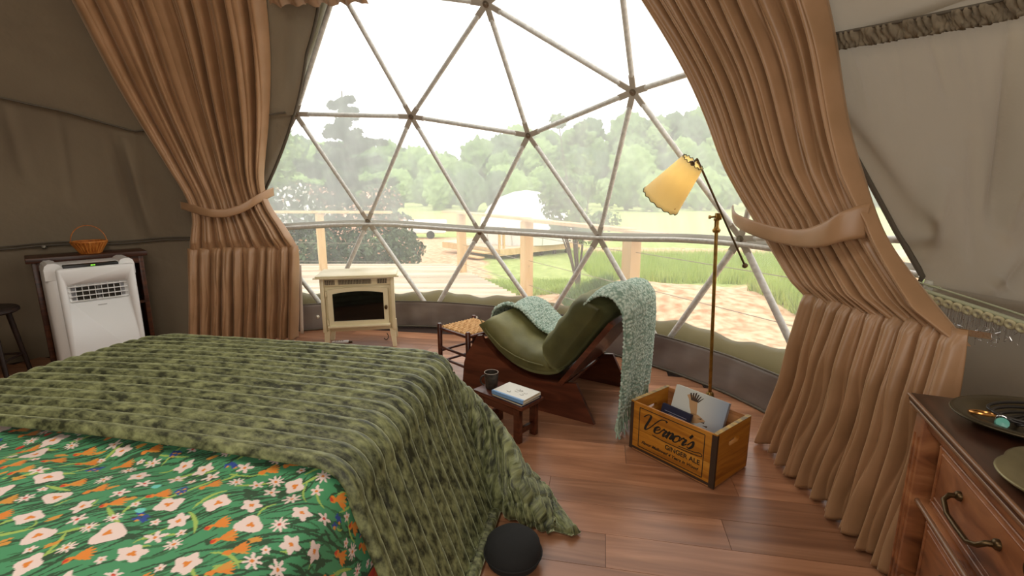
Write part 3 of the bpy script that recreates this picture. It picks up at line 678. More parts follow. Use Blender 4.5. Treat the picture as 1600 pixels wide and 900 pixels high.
# door frame with arched opening
def arch(w_, h0, h1, rise, n=14): return [(-w_, h0), (w_, h0)]+[(w_*math.cos(q)*1.0 if 0 else w_*(1-2*i/n), h1+rise*(1-(1-2*i/n)**2)) for i, q in enumerate(np.linspace(0, pi, n+1))]
outer = arch(.225, .205, .500, .018); inner = arch(.190, .240, .468, .018)
m = MB(); n_ = len(outer)
for zf, zb in ((-.165, -.135),):
    P_ = [(a_, zf, b_) for a_, b_ in outer]+[(a_, zf, b_) for a_, b_ in inner]+[(a_, zb, b_) for a_, b_ in outer]+[(a_, zb, b_) for a_, b_ in inner]
    F_ = []
    for i in range(n_):
        j = (i+1) % n_; F_ += [(i, j, n_+j, n_+i), (2*n_+i, 3*n_+i, 3*n_+j, 2*n_+j), (i, 2*n_+i, 2*n_+j, j), (n_+i, n_+j, 3*n_+j, 3*n_+i)]
    m.add(P_, F_)
door = m.build('door', M_cream, t, smooth=25)
MB().prism(inner, -.150, -.145, ax='y').build('door_glass', M_blackglass, door)
MB().box((0, -.170, .200), (.47, .05, .016), b=.004).build('door_sill', M_cream, door)
for z in (.235, .47): MB().tube([(-.236, -.158, z-.022), (-.236, -.158, z+.022)], .008, 10).build('hinge', M_cream, door)
MB().lathe([(.013, 0), (.012, .012), (.0, .016)], (.207, -.166, .345), 14, R=Matrix.Rotation(pi/2, 3, 'X'), sy=1.4).build('door_knob', M_brassdark, door)
MB().box((0, -.10, .165), (.47, .08, .03), b=.004).build('bottom_rail', M_cream, t)
for sx in (-1, 1):
    for sy in (-1, 1):
        f = -.135 if sy < 0 else .155
        MB().prism([(sx*.225, .16), (sx*.268, .16), (sx*.275, .0), (sx*.245, .0)][::sx], f-.018, f+.018, ax='y').build('leg', M_cream, t)
    MB().box((sx*.262, -.145, .37), (.028, .03, .44), b=.003).build('corner_post', M_cream, t)
tag(MB().tube([(-.90+.02*math.cos(q)-.22, 4.10+.0*q, .035+.03*math.sin(q)) for q in np.linspace(-2.6, 1.2, 14)], .0035, 6).build('power_cord', M_black), 'black looped power cord hanging under the cream stove', 'cord')
t = thing('remote_control', 'white remote control lying on the floor under the stove', 'remote control', (-1.50, 4.02, 0), .15)
MB().box((0, 0, .009), (.14, .042, .016), b=.005).build('body', M_white, t)
MB().box((.075, 0, .008), (.05, .02, .012), b=.003).build('clip', M_brassdark, t)
for k in range(4): MB().box((-.04+k*.02, 0, .0175), (.008, .012, .002)).build('button', M_grille, t)

# ------------------------------------------------------------------ lamp
LP = Vector((1.241, 2.82, 0)); CL = Vector((1.195, 2.82, 1.10))
t = thing('floor_lamp', 'brass floor lamp with a tilted yellow parchment shade behind the crate', 'floor lamp', tuple(LP))
r0 = lambda p: tuple(Vector(p)-LP)
MB().lathe([(.0, 0), (.056, 0), (.058, .008), (.052, .018), (.038, .026), (.026, .035), (.022, .06), (.012, .07)], n=32, caps=False).build('base', M_brass, t)
MB().tube([(0, 0, .05), r0(CL)], .0105, 14).build('pole', M_brass, t, smooth=80)
ax_ = (CL-LP).normalized(); Rm = ax_.to_track_quat('Z', 'Y').to_matrix()
MB().lathe([(.012, -.04), (.020, -.035), (.024, -.022), (.016, -.012), (.013, .0), (.013, .03), (.018, .034), (.018, .045), (.008, .05)], r0(CL), 20, R=Rm).build('collar', M_brass, t)
kn = Vector((1.195, 2.795, 1.157))
m = MB(); m.box(r0(kn+Vector((0, .012, 0))), (.036, .022, .040), b=.004); m.tube([r0(kn+Vector((-.045, .01, -.004))), r0(kn+Vector((.0, .01, .0)))], .006, 10)
m.lathe([(.0, 0), (.010, .0), (.011, .01), (.0, .013)], r0(kn+Vector((-.045, .01, -.004))), 12, R=Matrix.Rotation(-pi/2, 3, 'Y')).build('clamp', M_brass, t)
AT = Vector((1.037, 2.78, 1.478)); WT = Vector((1.364, 2.78, .872))
MB().tube([r0(WT), r0(AT)], .0062, 10).build('arm', M_brassdark, t, smooth=80)
MB().lathe([(0, -.012), (.012, -.010), (.018, 0), (.012, .012), (0, .016)], r0(WT), 16, R=(AT-WT).to_track_quat('Z', 'Y').to_matrix(), caps=False).build('counterweight', M_brassdark, t)
s0 = Vector((1.005, 2.75, 1.458)); s1 = Vector((.875, 2.87, 1.245)); sx_ = (s1-s0).normalized(); SL = (s1-s0).length; Rs = sx_.to_track_quat('Z', 'Y').to_matrix()
m, nt_, p = newmat('parchment_shade'); N = nt_.nodes
p.inputs['Base Color'].default_value = rgb(255, 240, 196); p.inputs['Roughness'].default_value = .7
tl = N.new('ShaderNodeBsdfTranslucent'); tl.inputs[0].default_value = rgb(255, 242, 196)
mx = N.new('ShaderNodeMixShader'); mx.inputs[0].default_value = .6; out = [n for n in N if n.type == 'OUTPUT_MATERIAL'][0]
nt_.links.new(p.outputs[0], mx.inputs[1]); nt_.links.new(tl.outputs[0], mx.inputs[2]); nt_.links.new(mx.outputs[0], out.inputs[0])
M_shade = m
nn = 64; prof = np.linspace(0, 1, 12); rows = []
for k in prof:
    r_ = .066+(.122-.066)*k; th = np.linspace(0, 2*pi, nn, endpoint=False); L_ = SL*k+(.004*np.cos(th*16) if k in (0., 1.) else 0)
    rows.append(np.array([r0(s0+Rs@Vector((r_*math.cos(q), r_*math.sin(q), float(l_)))) for q, l_ in zip(th, np.broadcast_to(L_, th.shape))]))
sh = grid('shade', rows, M_shade, t, thick=.0015, closed_u=True)
for k, r_ in ((0., .066), (1., .122)):
    MB().tube([r0(s0+Rs@Vector(((r_+.001)*math.cos(q), (r_+.001)*math.sin(q), SL*k+.004*math.cos(q*16)))) for q in np.linspace(0, 2*pi, 96, endpoint=False)], .0022, 5, closed=True).build('laced_edge', plain('lacing', rgb(52, 36, 22), .8), sh)
m = MB(); m.tube([r0(AT), r0(s0+sx_*.01)], .006, 8); m.lathe([(.008, -.01), (.018, 0), (.020, .02), (.016, .045), (.012, .05)], r0(s0+sx_*.005), 14, R=Rs); m.build('socket', M_brassdark, t)
mb = plain('lit_bulb', (1, .8, .5, 1), .4); pb = mb.node_tree.nodes['Principled BSDF']; pb.inputs['Emission Color'].default_value = (1, .84, .55, 1); pb.inputs['Emission Strength'].default_value = 5
MB().lathe([(0, .05), (.012, .052), (.026, .075), (.030, .10), (.022, .125), (0, .135)], r0(s0), 20, R=Rs, caps=False).build('bulb', mb, t)
# printed sprigs on the shade: left plain apart from three little flecks
m = MB()
for q, k in ((-2.0, .80), (-1.25, .88), (-2.7, .62)):
    r_ = .066+(.122-.066)*k+.0015; m.lathe([(0, 0), (.005, .0004), (0, .0008)], r0(s0+Rs@Vector((r_*math.cos(q), r_*math.sin(q), SL*k))), 8, R=Vector((Rs@Vector((math.cos(q), math.sin(q), 0)))).to_track_quat('Z', 'Y').to_matrix(), caps=False)
tag(m.build('sprig_print', plain('sprig', rgb(190, 140, 70), .8), sh), kind='stuff')

# ------------------------------------------------------------------ lounge chair with cushions and throw
al = math.radians(-31.5); CP = Vector((.44, 2.53, 0)); CA = Vector((math.cos(al), math.sin(al), 0)); CN = Vector((-CA.y, CA.x, 0))
chair = thing('lounge_chair', 'low mahogany plywood lounge chair with curved sides in front of the window', 'lounge chair', tuple(CP), al)
M_cush = noisy('green_velvet_cushion', rgb(84, 82, 44), rgb(112, 108, 64), (6, 6, 6), .6, bump=.2, bscale=12, bdist=.006, Sheen_Weight=.5, Sheen_Tint=rgb(190, 190, 130))
prof = [(-.745, .405), (-.70, .345), (-.633, .290), (-.575, .252), (-.516, .222), (-.45, .202), (-.38, .191), (-.30, .193), (-.20, .203), (-.088, .222), (.030, .0), (-.06, -.0), (-.62, .0), (-.84, .0), (-.90, .06), (-.885, .20), (-.865, .255), (-.775, .400)]
for k0 in (0., .60):
    MB().prism(prof, k0, k0+.022, ax='y').build('side_panel', M_chairw, chair, smooth=20)
MB().box((-.30, .311, .10), (.04, .58, .10), b=.003).build('cross_rail', M_chairw, chair)
MB().box((-.79, .311, .15), (.03, .58, .12), b=.003).build('cross_rail', M_chairw, chair)
# curved seat board
sb = [(-.75, .37), (-.66, .29), (-.575, .232), (-.48, .19), (-.38, .172), (-.28, .172), (-.18, .18)]
MB().prism(sb+[(a_, b_-.014) for a_, b_ in sb[::-1]], .022, .60, ax='y').build('seat_board', M_chairw, chair)
bb = [(-.205, .200), (-.17, .20), (.125, .600), (.095, .612)]
MB().prism(bb, -.012, .634, ax='y').build('back_board', M_chairw, chair, smooth=20)
def cushion(name, path, thick, k0, k1, parent, mat, pinch=1.0, n=28, sag=0):
    """a padded slab that follows a path in the s-z plane"""
    pth = np.array(path); d = np.r_[0, np.cumsum(np.hypot(*np.diff(pth, axis=0).T))]; tt_ = np.linspace(0, 1, n); s_ = np.interp(tt_*d[-1], d, pth[:, 0]); z_ = np.interp(tt_*d[-1], d, pth[:, 1])
    s_ = np.convolve(np.pad(s_, 2, 'reflect', reflect_type='odd'), np.ones(5)/5, 'valid'); z_ = np.convolve(np.pad(z_, 2, 'reflect', reflect_type='odd'), np.ones(5)/5, 'valid')
    tn = np.stack([np.gradient(s_), np.gradient(z_)], -1); tn /= np.linalg.norm(tn, axis=1, keepdims=True); nr = np.stack([-tn[:, 1], tn[:, 0]], -1)
    m_ = 26; kk = np.linspace(-1, 1, m_); rows = []
    prof_k = (1-np.abs(kk)**8)**.4; prof_t = (1-np.abs(2*tt_-1)**8)**.4
    top, bot = [], []
    for i in range(n):
        h = thick*prof_k*prof_t[i]; w_ = (k0+k1)/2+kk*(k1-k0)/2*(1-.03*(1-prof_t[i]))
        wr = .006*np.sin(tt_[i]*23+kk*5)*np.sin(kk*9+tt_[i]*4)*prof_k*prof_t[i]
        top.append(np.stack([s_[i]+nr[i, 0]*(h*.75+wr+thick*.3), w_, z_[i]+nr[i, 1]*(h*.75+wr+thick*.3)], -1)); bot.append(np.stack([s_[i]+nr[i, 0]*(-h*.25+thick*.3), w_, z_[i]+nr[i, 1]*(-h*.25+thick*.3)], -1))
    a_ = np.concatenate([np.array(top), np.array(bot)[:, ::-1]], 1)
    return grid(name, a_, mat, parent, closed_u=True)
cs = thing('seat_cushion', 'long olive green velvet cushion lying in the seat of the lounge chair', 'cushion', tuple(CP), al)
cushion('cushion_body', [(-.80, .43), (-.745, .395), (-.66, .31), (-.56, .245), (-.44, .205), (-.32, .20), (-.20, .225)], .145, .01, .61, cs, M_cush)
MB().tube([(-.775, .035, .50), (-.70, .012, .425), (-.60, .004, .355), (-.50, .002, .315), (-.40, .0, .295), (-.30, .002, .29)], .004, 6).build('piping', M_cush, cs)
cs = thing('back_cushion', 'dark olive velvet cushion leaning on the back of the lounge chair', 'cushion', tuple(CP), al)
cushion('cushion_body', [(-.215, .235), (-.12, .34), (-.01, .50), (.06, .60), (.085, .64)], .215, -.005, .63, cs, noisy('dark_velvet', rgb(58, 58, 28), rgb(84, 82, 44), (6, 6, 6), .6, bump=.2, bscale=12, bdist=.006, Sheen_Weight=.5, Sheen_Tint=rgb(190, 190, 130)))
# knitted throw
m, t_, p = newmat('knit_wool'); N = t_.nodes; Lk = t_.links
tc = N.new('ShaderNodeTexCoord'); vo = N.new('ShaderNodeTexVoronoi'); vo.inputs['Scale'].default_value = 80
Lk.new(tc.outputs['UV'], vo.inputs['Vector'])
cr = N.new('ShaderNodeValToRGB'); cr.color_ramp.elements[0].color = rgb(200, 214, 200); cr.color_ramp.elements[1].color = rgb(122, 146, 130); cr.color_ramp.elements[0].position = .2; cr.color_ramp.elements[1].position = .75
Lk.new(vo.outputs['Distance'], cr.inputs[0]); Lk.new(cr.outputs[0], p.inputs['Base Color']); p.inputs['Roughness'].default_value = .9
b = N.new('ShaderNodeBump'); b.invert = True; b.inputs['Strength'].default_value = .9; b.inputs['Distance'].default_value = .006; Lk.new(vo.outputs['Distance'], b.inputs['Height']); Lk.new(b.outputs[0], p.inputs['Normal'])
M_knit = m; M_fringe = noisy('wool_fringe', rgb(140, 164, 146), rgb(178, 200, 182), (60, 60, 60), .95)
def cw(s_, k, z): p_ = CP+CA*s_+CN*k; return (p_.x, p_.y, z)
def throw_sheet(path, k0f, k1f, n, m_, seed, ribs, fold, name):
    pth = np.array(path); d = np.r_[0, np.cumsum(np.linalg.norm(np.diff(pth, axis=0), axis=1))]; tt_ = np.linspace(0, 1, n)
    s_ = np.interp(tt_*d[-1], d, pth[:, 0]); z_ = np.interp(tt_*d[-1], d, pth[:, 1]); ker = np.ones(7)/7
    s_ = np.convolve(np.pad(s_, 3, 'reflect', reflect_type='odd'), ker, 'valid'); z_ = np.convolve(np.pad(z_, 3, 'reflect', reflect_type='odd'), ker, 'valid')
    tn = np.stack([np.gradient(s_), np.gradient(z_)], -1); tn /= np.linalg.norm(tn, axis=1, keepdims=True); nr = np.stack([-tn[:, 1], tn[:, 0]], -1)
    w_ = np.linspace(0, 1, m_); P_ = np.zeros((n, m_, 3))
    for i in range(n):
        kk = k0f(tt_[i])+(k1f(tt_[i])-k0f(tt_[i]))*w_
        off = .012+.0045*np.abs(np.sin(tt_[i]*d[-1]*pi/ribs))*1.6+fold(w_, tt_[i])
        P_[i, :, 0] = CP.x+CA.x*(s_[i]+nr[i, 0]*off)+CN.x*kk; P_[i, :, 1] = CP.y+CA.y*(s_[i]+nr[i, 0]*off)+CN.y*kk; P_[i, :, 2] = z_[i]+nr[i, 1]*off
    o = grid(name, P_, M_knit, thick=.010); setuv(o, np.tile(w_*.6, (n, 1)), np.tile((tt_*d[-1])[:, None], (1, m_))); return o, P_
tw_ = thing('knitted_throw', 'sage green chunky knitted throw draped over the lounge chair with a fringed end', 'throw', tuple(CP))
# over the back and down behind it
fold = lambda w_, t_: (.045*np.clip(np.sin(w_*pi*2.0-.2), 0, 1)**.6+.025*np.sin(w_*pi*5+t_*1.5)*t_)*np.clip(t_*5-.3, .25, 1)
o, Pb = throw_sheet([(-.09, .60), (-.04, .69), (.03, .735), (.10, .735), (.155, .67), (.17, .55), (.17, .32), (.165, .13)], lambda t_: .03-.15*t_, lambda t_: .65-.08*t_, 120, 110, 1, .021, fold, 'hanging_sheet'); put(o, tw_)
# across the seat
fold2 = lambda w_, t_: .008*np.sin(w_*9+t_*4)+.022*np.exp(-((w_-.05)/.05)**2)
o, _ = throw_sheet([(-.815, .42), (-.80, .485), (-.72, .525), (-.63, .505), (-.56, .445), (-.49, .392), (-.41, .366), (-.33, .368), (-.26, .41), (-.21, .48)], lambda t_: .26+.02*t_, lambda t_: .66, 110, 60, 2, .021, fold2, 'seat_sheet'); put(o, tw_)
m = MB(); last = Pb[-1]; rr = random.Random(5)
for i in range(0, 90, 2):
    p0 = Vector(last[i]); L_ = rr.uniform(.09, .13)*(1 if i > 30 else 1.0)
    q1 = p0+Vector((rr.uniform(-.012, .012), rr.uniform(-.012, .012), -L_*.5)); q2 = p0+Vector((rr.uniform(-.02, .02), rr.uniform(-.02, .02), -min(L_, p0.z-.012)))
    m.tube([p0, q1, q2], [.0065, .006, .004], 6)
put(tag(m.build('fringe', M_fringe, smooth=80), kind='stuff'), tw_)

# ------------------------------------------------------------------ woven stool
st = Vector((-.285, 3.225, 0)); sdv = Vector((.235, -.25, 0)).normalized()
t = thing('woven_stool', 'low wooden stool with a woven cord seat behind the lounge chair', 'stool', tuple(st), math.atan2(.245, .25)+pi/2)
for sx in (-1, 1):
    for sy in (-1, 1):
        MB().tube([(sx*.155, sy*.155, 0), (sx*.155, sy*.155, .39), (sx*.155, sy*.155, .40)], [.014, .018, .012], 12).build('leg', M_chairw, t)
for z in (.12, .20):
    for sx in (-1, 1): MB().tube([(sx*.155, -.155, z), (sx*.155, .155, z)], .009, 8).build('stretcher', M_chairw, t)
for z in (.15, .23):
    for sx in (-1, 1): MB().tube([(-.155, sx*.155, z), (.155, sx*.155, z)], .009, 8).build('stretcher', M_chairw, t)
for sx in (-1, 1):
    MB().tube([(sx*.155, -.155, .365), (sx*.155, .155, .365)], .012, 8).build('seat_rail', M_chairw, t); MB().tube([(-.155, sx*.155, .365), (.155, sx*.155, .365)], .012, 8).build('seat_rail', M_chairw, t)
M_cordw = noisy('seat_cord', rgb(196, 150, 96), rgb(226, 184, 130), (50, 50, 50), .8)
nb = 11
for d in range(2):
    for k in range(nb):
        c_ = -.135+k*.27/(nb-1); pts = []
        for i in range(nb*4+1):
            x = -.150+i*.300/(nb*4); ph = (x+.135)/.27*(nb-1); hgt = .374+.0065*math.cos(pi*(ph+k+(d)))
            pts.append((x, c_, hgt) if d == 0 else (c_, x, hgt))
        MB().tube(pts, .0078, 5).build('seat_strand', M_cordw, t, smooth=80)
MB().box((0, 0, .360), (.29, .29, .006)).build('seat_underweave', noisy('under_cord', rgb(70, 44, 26), rgb(90, 58, 34), (30, 30, 30), .9), t)

# ------------------------------------------------------------------ little bench with books and mug
bA = Vector((.055, 2.274, 0)); bd = Vector((-.742, .670, 0)).normalized(); bwid = Vector((.105, .116, 0)).normalized()
bc = bA+bwid*.085+bd*.18; ba = math.atan2(bd.y, bd.x)
t = thing('step_stool', 'small dark wooden footstool between the bed and the lounge chair', 'footstool', tuple(bc), ba)
MB().box((0, 0, .210), (.36, .185, .02), b=.003).build('top', M_chairw, t)
MB().box((0, .07, .175), (.30, .016, .05)).build('apron', M_chairw, t); MB().box((0, -.07, .175), (.30, .016, .05)).build('apron', M_chairw, t)
for sx in (-1, 1):
    for sy in (-1, 1):
        MB().box((sx*.13, sy*.065, .10), (.04, .03, .20), b=.003).build('leg', M_chairw, t)
    MB().box((sx*.13, 0, .06), (.018, .10, .03)).build('stretcher', M_chairw, t)
def book(name, label, loc, rz, L_, W_, T_, cov, pg, group=None, deco=None):
    t = thing(name, label, 'book', loc, rz, group)
    MB().box((.002, 0, T_/2), (L_-.008, W_-.008, T_-.006)).build('pages', pg, t)
    c = MB(); c.box((0, 0, .0015), (L_, W_, .003)); c.box((0, 0, T_-.0015), (L_, W_, .003)); c.box((0, -W_/2+.0015, T_/2), (L_, .003, T_))
    o = c.build('cover', cov, t); return t, o
M_pages = plain('book_pages', rgb(214, 200, 172), .9); M_navy = plain('navy_cover', rgb(34, 40, 66), .5); M_paperw = plain('white_cover', rgb(226, 224, 214), .45); M_blue = plain('blue_spine', rgb(120, 160, 205), .5)
k1 = Vector((.022, 2.405, .22))
book('book', 'dark lower book under the white book on the footstool', tuple(k1), ba, .215, .155, .016, M_navy, M_pages)
t, o = book('book', 'white book with a blue spine edge lying on top on the footstool', (k1.x, k1.y, .236), ba+.04, .215, .150, .018, M_paperw, M_pages)
rr = random.Random(2)
m = MB(); m.box((0, .070, .0186), (.214, .012, .001)); m.box((0, .0755, .009), (.216, .0012, .019)); m.build('blue_strip', M_blue, o)
m = MB()
for k in range(8):
    x, y = rr.uniform(-.06, .03), rr.uniform(-.045, .03)
    m.tube([(x+.012*math.cos(q), y+.009*math.sin(q), .0187) for q in np.linspace(0, rr.uniform(2.5, 6), 9)], .0006, 4)
tag(m.build('cover_drawing', plain('drawing_ink', rgb(96, 92, 86), .7), o), kind='stuff')
t = thing('mug', 'dark stoneware mug on the footstool beside the quilt', 'mug', (-.115, 2.525, .22))
M_mug = noisy('stoneware', rgb(44, 38, 34), rgb(66, 58, 50), (60, 60, 60), .5)
MB().lathe([(.0, 0), (.030, 0), (.033, .006), (.037, .05), (.040, .092), (.040, .094), (.037, .094), (.034, .05), (.030, .008), (0, .007)], n=32, caps=False).build('cup', M_mug, t)
MB().torus((0, 0, .094), .0385, .0016, n=32).build('rim', plain('pale_rim', rgb(180, 165, 150), .4), t)
MB().tube([(-.036-.024*math.sin(q), -.010, .05+.028*math.cos(q)) for q in np.linspace(.1, 3.04, 12)], .005, 8).build('handle', M_mug, t, smooth=80)

# ------------------------------------------------------------------ crate
CA0 = Vector((.606, 2.273, 0)); CB = Vector((.890, 1.909, 0)); cxd = (CB-CA0).normalized(); cr_ = math.atan2(cxd.y, cxd.x)
t = thing('soda_crate', 'yellow wooden soda crate with black lettering standing on the floor before the lamp', 'crate', tuple(CA0), cr_)
LX, LY, LZ = .462, .300, .265; tk = .011; te = .020
# long sides: two boards each; ends one thick board with hand hole
fb = []
for y0, nm in ((0, 'front'), (LY-tk, 'back')):
    for z0, z1 in ((.012, .120), (.122, LZ-.003)):
        o = MB().box((LX/2, y0+tk/2, (z0+z1)/2), (LX, tk, z1-z0), b=.0015).build('board', M_crate if y0 == 0 else M_crateraw, t, smooth=25)
        if y0 == 0: fb.append(o)
def hole_board(x0, x1, name):
    # outline with slot, built as ring of quads
    n_ = 24; cy_, cz_ = LY/2, .190; hw, hh = .045, .015
    inn = []
    for i in range(n_):
        q = 2*pi*i/n_; cx = hw-hh if math.cos(q) > 0 else -(hw-hh); inn.append((cy_+cx+hh*math.cos(q), cz_+hh*math.sin(q)))
    outr = []
    for (a_, b_) in inn:
        dy, dz = a_-cy_, b_-cz_; sc = min((LY/2-tk)/abs(dy) if dy else 1e9, ((LZ-cz_) if dz > 0 else (cz_-.012))/abs(dz) if dz else 1e9); outr.append((cy_+dy*sc, cz_+dz*sc))
    # add the corners exactly
    P_ = []; F_ = []
    corners = [(LY-tk, LZ), (tk, LZ), (tk, .012), (LY-tk, .012)]
    oo = []
    for cc_ in corners:
        j = min(range(n_), key=lambda i: (outr[i][0]-cc_[0])**2+(outr[i][1]-cc_[1])**2); outr[j] = cc_
    for x in (x0, x1): P_ += [(x, a_, b_) for a_, b_ in outr]+[(x, a_, b_) for a_, b_ in inn]
    for i in range(n_):
        j = (i+1) % n_; F_ += [(i, j, n_+j, n_+i), (2*n_+i, 3*n_+i, 3*n_+j, 2*n_+j), (i, 2*n_+i, 2*n_+j, j), (n_+i, n_+j, 3*n_+j, 3*n_+i)]
    return MB().add(P_, F_).build(name, M_crate, t, smooth=30)
hole_board(LX-te, LX, 'end_board'); hole_board(0, te, 'end_board')
we = noisy('worn_edge', rgb(120, 104, 80), rgb(196, 160, 84), (20, 30, 20), .7)
for xx in (te/2, LX-te/2): MB().box((xx, LY/2, LZ+.0006), (te, LY, .002)).build('worn_top_edge', we, t)
m = MB(); m.box((LX+.0006, tk/2, LZ/2), (.0012, tk+.002, LZ-.01)); m.box((LX-.012, -.0006, LZ/2), (.024, .0012, LZ-.012)); m.box((.009, -.0006, LZ/2), (.018, .0012, LZ-.012)); m.box((LX/2, -.0008, .018), (LX, .0012, .012)); m.build('dark_corner', M_crateedge, t)
MB().box((LX/2, LY/2, .010), (LX-.002, LY-.002, .012)).build('bottom_board', M_crateraw, t)
# printed frame and lettering on the front
PR = -.0012
m = MB(); X0, X1, Z0, Z1, lw = .055, .405, .035, .243, .0035
m.box(((X0+X1)/2, PR, Z0), (X1-X0, .0008, lw)); m.box(((X0+X1)/2, PR, Z1), (X1-X0, .0008, lw)); m.box((X0, PR, (Z0+Z1)/2), (lw, .0008, Z1-Z0)); m.box((X1, PR, (Z0+Z1)/2), (lw, .0008, Z1-Z0))
m.build('printed_border', M_ink, t, smooth=0)
def pen(mb, pts, w0, w1, y=PR):
    """flat pen stroke in the xz plane, width swelling from w0 to w1"""
    p = np.array(pts, float); n = 8*(len(p)-1)+1; q = np.linspace(0, len(p)-1, n)
    i = np.clip(q.astype(int), 0, len(p)-2); f = (q-i)[:, None]
    g = lambda k: p[np.clip(k, 0, len(p)-1)]
    c = .5*((2*g(i))+(-g(i-1)+g(i+1))*f+(2*g(i-1)-5*g(i)+4*g(i+1)-g(i+2))*f**2+(-g(i-1)+3*g(i)-3*g(i+1)+g(i+2))*f**3)
    tn = np.gradient(c, axis=0); tn /= np.linalg.norm(tn, axis=1, keepdims=True)+1e-9; nr = np.stack([-tn[:, 1], tn[:, 0]], -1)
    wd = (w0+(w1-w0)*np.clip(-tn[:, 1], 0, 1))[:, None]/2
    a_, b_ = c+nr*wd, c-nr*wd
    P_ = [(x, y, z) for x, z in a_]+[(x, y, z) for x, z in b_]; mb.add(P_, [(k, k+1, n+k+1, n+k) for k in range(n-1)])
def script(mb, word, x, z, h, sp, slant=.45):
    G = {'V': ([[(-.25, .85), (-.05, 1.12), (.18, 1.10), (.22, .8), (.2, .25), (.28, .0), (.5, .25), (.75, .85), (.95, 1.15), (1.25, 1.2), (1.4, 1.1)]], 1.0),
         'e': ([[(.0, .2), (.28, .34), (.34, .5), (.2, .56), (.05, .38), (.1, .1), (.3, .05), (.5, .25)]], .46),
         'r': ([[(.0, .2), (.14, .55), (.2, .5), (.36, .5), (.3, .2), (.36, .05), (.52, .25)]], .48),
         'n': ([[(.0, .4), (.1, .55), (.1, .02)], [(.1, .3), (.28, .55), (.38, .45), (.36, .08), (.54, .25)]], .50),
         'o': ([[(.28, .54), (.06, .4), (.08, .1), (.26, .03), (.4, .2), (.38, .45), (.26, .54), (.5, .46)]], .46),
         's': ([[(.0, .2), (.2, .6), (.32, .3), (.2, .03), (.02, .1)]], .4), "'": ([[(.05, .85), (.1, 1.0), (.02, .72)]], .12)}
    for ch in word:
        st_, adv = G[ch]
        for s_ in st_: pen(mb, [(x+(a_+slant*b_)*h, z+b_*h) for a_, b_ in s_], h*.07, h*.17)
        x += adv*h*sp
    return x
m = MB(); xe = script(m, 'V', .072, .140, .074, 1.0); script(m, "ernor's", .135, .142, .074, .98)
pen(m, [(.135, .128), (.20, .122), (.30, .124), (.385, .130), (.398, .140), (.385, .146), (.36, .139), (.28, .133)], .004, .006)
m.build('script_lettering', M_ink, t, smooth=0)
def textpart(body, size, x, z, parent, mat, shear=0, align='CENTER', sx=1):
    cu_ = bpy.data.curves.new('lettering', 'FONT'); cu_.body = body; cu_.size = size; cu_.align_x = align; cu_.shear = shear; cu_.extrude = .0003; cu_.offset = size*.02
    o = bpy.data.objects.new('lettering', cu_); COL.objects.link(o); bpy.context.view_layer.update()
    me = bpy.data.meshes.new_from_object(o.evaluated_get(bpy.context.evaluated_depsgraph_get())); bpy.data.objects.remove(o)
    o = bpy.data.objects.new('lettering', me); COL.objects.link(o); me.materials.clear(); me.materials.append(mat); o.parent = parent
    o.location = (x, PR, z); o.rotation_euler = (pi/2, 0, 0); o.scale = (sx, 1, 1); return o
textpart('GINGER ALE', .033, .300, .088, t, M_ink)
textpart('Flavor Mellowed 4 Years in Wood', .022, .228, .058, t, M_ink, shear=.4)
o = textpart('', .01, 0, 0, t, M_ink); bpy.data.objects.remove(o)
# books standing in the crate
def crate_pt(x, y, z): p_ = CA0+cxd*x+Vector((-cxd.y, cxd.x, 0))*y; return Vector((p_.x, p_.y, z))
def leaning(name, label, x, y, z, w_, h_, th, tilt, yaw, roll, cov):
    t = thing(name, label, 'book', tuple(crate_pt(x, y, z)), cr_+yaw); t.rotation_euler = (tilt, roll, cr_+yaw)
    MB().box((0, th/2, h_/2), (w_-.006, th-.004, h_-.008)).build('pages', M_pages, t)
    m = MB(); m.box((0, .001, h_/2), (w_, .002, h_)); m.box((0, th-.001, h_/2), (w_, .002, h_)); m.box((w_/2-.001, th/2, h_/2), (.002, th, h_))
    return t, m.build('cover', cov, t)
m, t_, p = newmat('sky_photo_cover'); tc = t_.nodes.new('ShaderNodeTexCoord'); sp_ = t_.nodes.new('ShaderNodeSeparateXYZ'); cr = t_.nodes.new('ShaderNodeValToRGB')
t_.links.new(tc.outputs['Generated'], sp_.inputs[0]); t_.links.new(sp_.outputs[0], cr.inputs[0]); t_.links.new(cr.outputs[0], p.inputs['Base Color'])
cr.color_ramp.elements[0].color = rgb(205, 208, 204); cr.color_ramp.elements[1].color = rgb(150, 164, 184); cr.color_ramp.elements[0].position = .5; p.inputs['Roughness'].default_value = .3
t, o = leaning('book', 'pale book with a flying eagle on its cover standing in the crate',   .232, .150, .030, .275, .300, .022, -.30, .06, .05, m)
# eagle print: wing, body, tail as flat prints
def flat(mb, poly, y, mi=0): mb.add([(a_, y, b_) for a_, b_ in poly], [tuple(range(len(poly)))], mi)
m = MB()
flat(m, [(-.015, .155), (-.030, .185), (-.040, .215), (-.052, .232), (-.040, .240), (-.020, .238), (-.004, .222), (-.002, .205), (.002, .185), (.006, .160)], -.0006)
flat(m, [(-.020, .160), (.010, .165), (.045, .150), (.030, .140), (.015, .128), (-.010, .118), (-.045, .112), (-.030, .130)], -.0006)
m.v = [(a_*1.25-.005, y_, b_*1.12+.008) for a_, y_, b_ in m.v]; eg = m.build('eagle_print', plain('eagle_tan', rgb(186, 148, 106), .6), o, smooth=0)
m = MB()
for k in range(6):
    a0 = 1.25+k*.26; x0, z0 = -.028+.004*k*1.2, .226; flat(m, [(x0-.003, z0-.01), (x0+.004, z0-.01), (x0+.004+.022*math.cos(a0+1.0)*0-.012+.006*k, z0+.030-.004*abs(k-2)), (x0-.004-.010+.006*k, z0+.026-.004*abs(k-2))], -.0009)
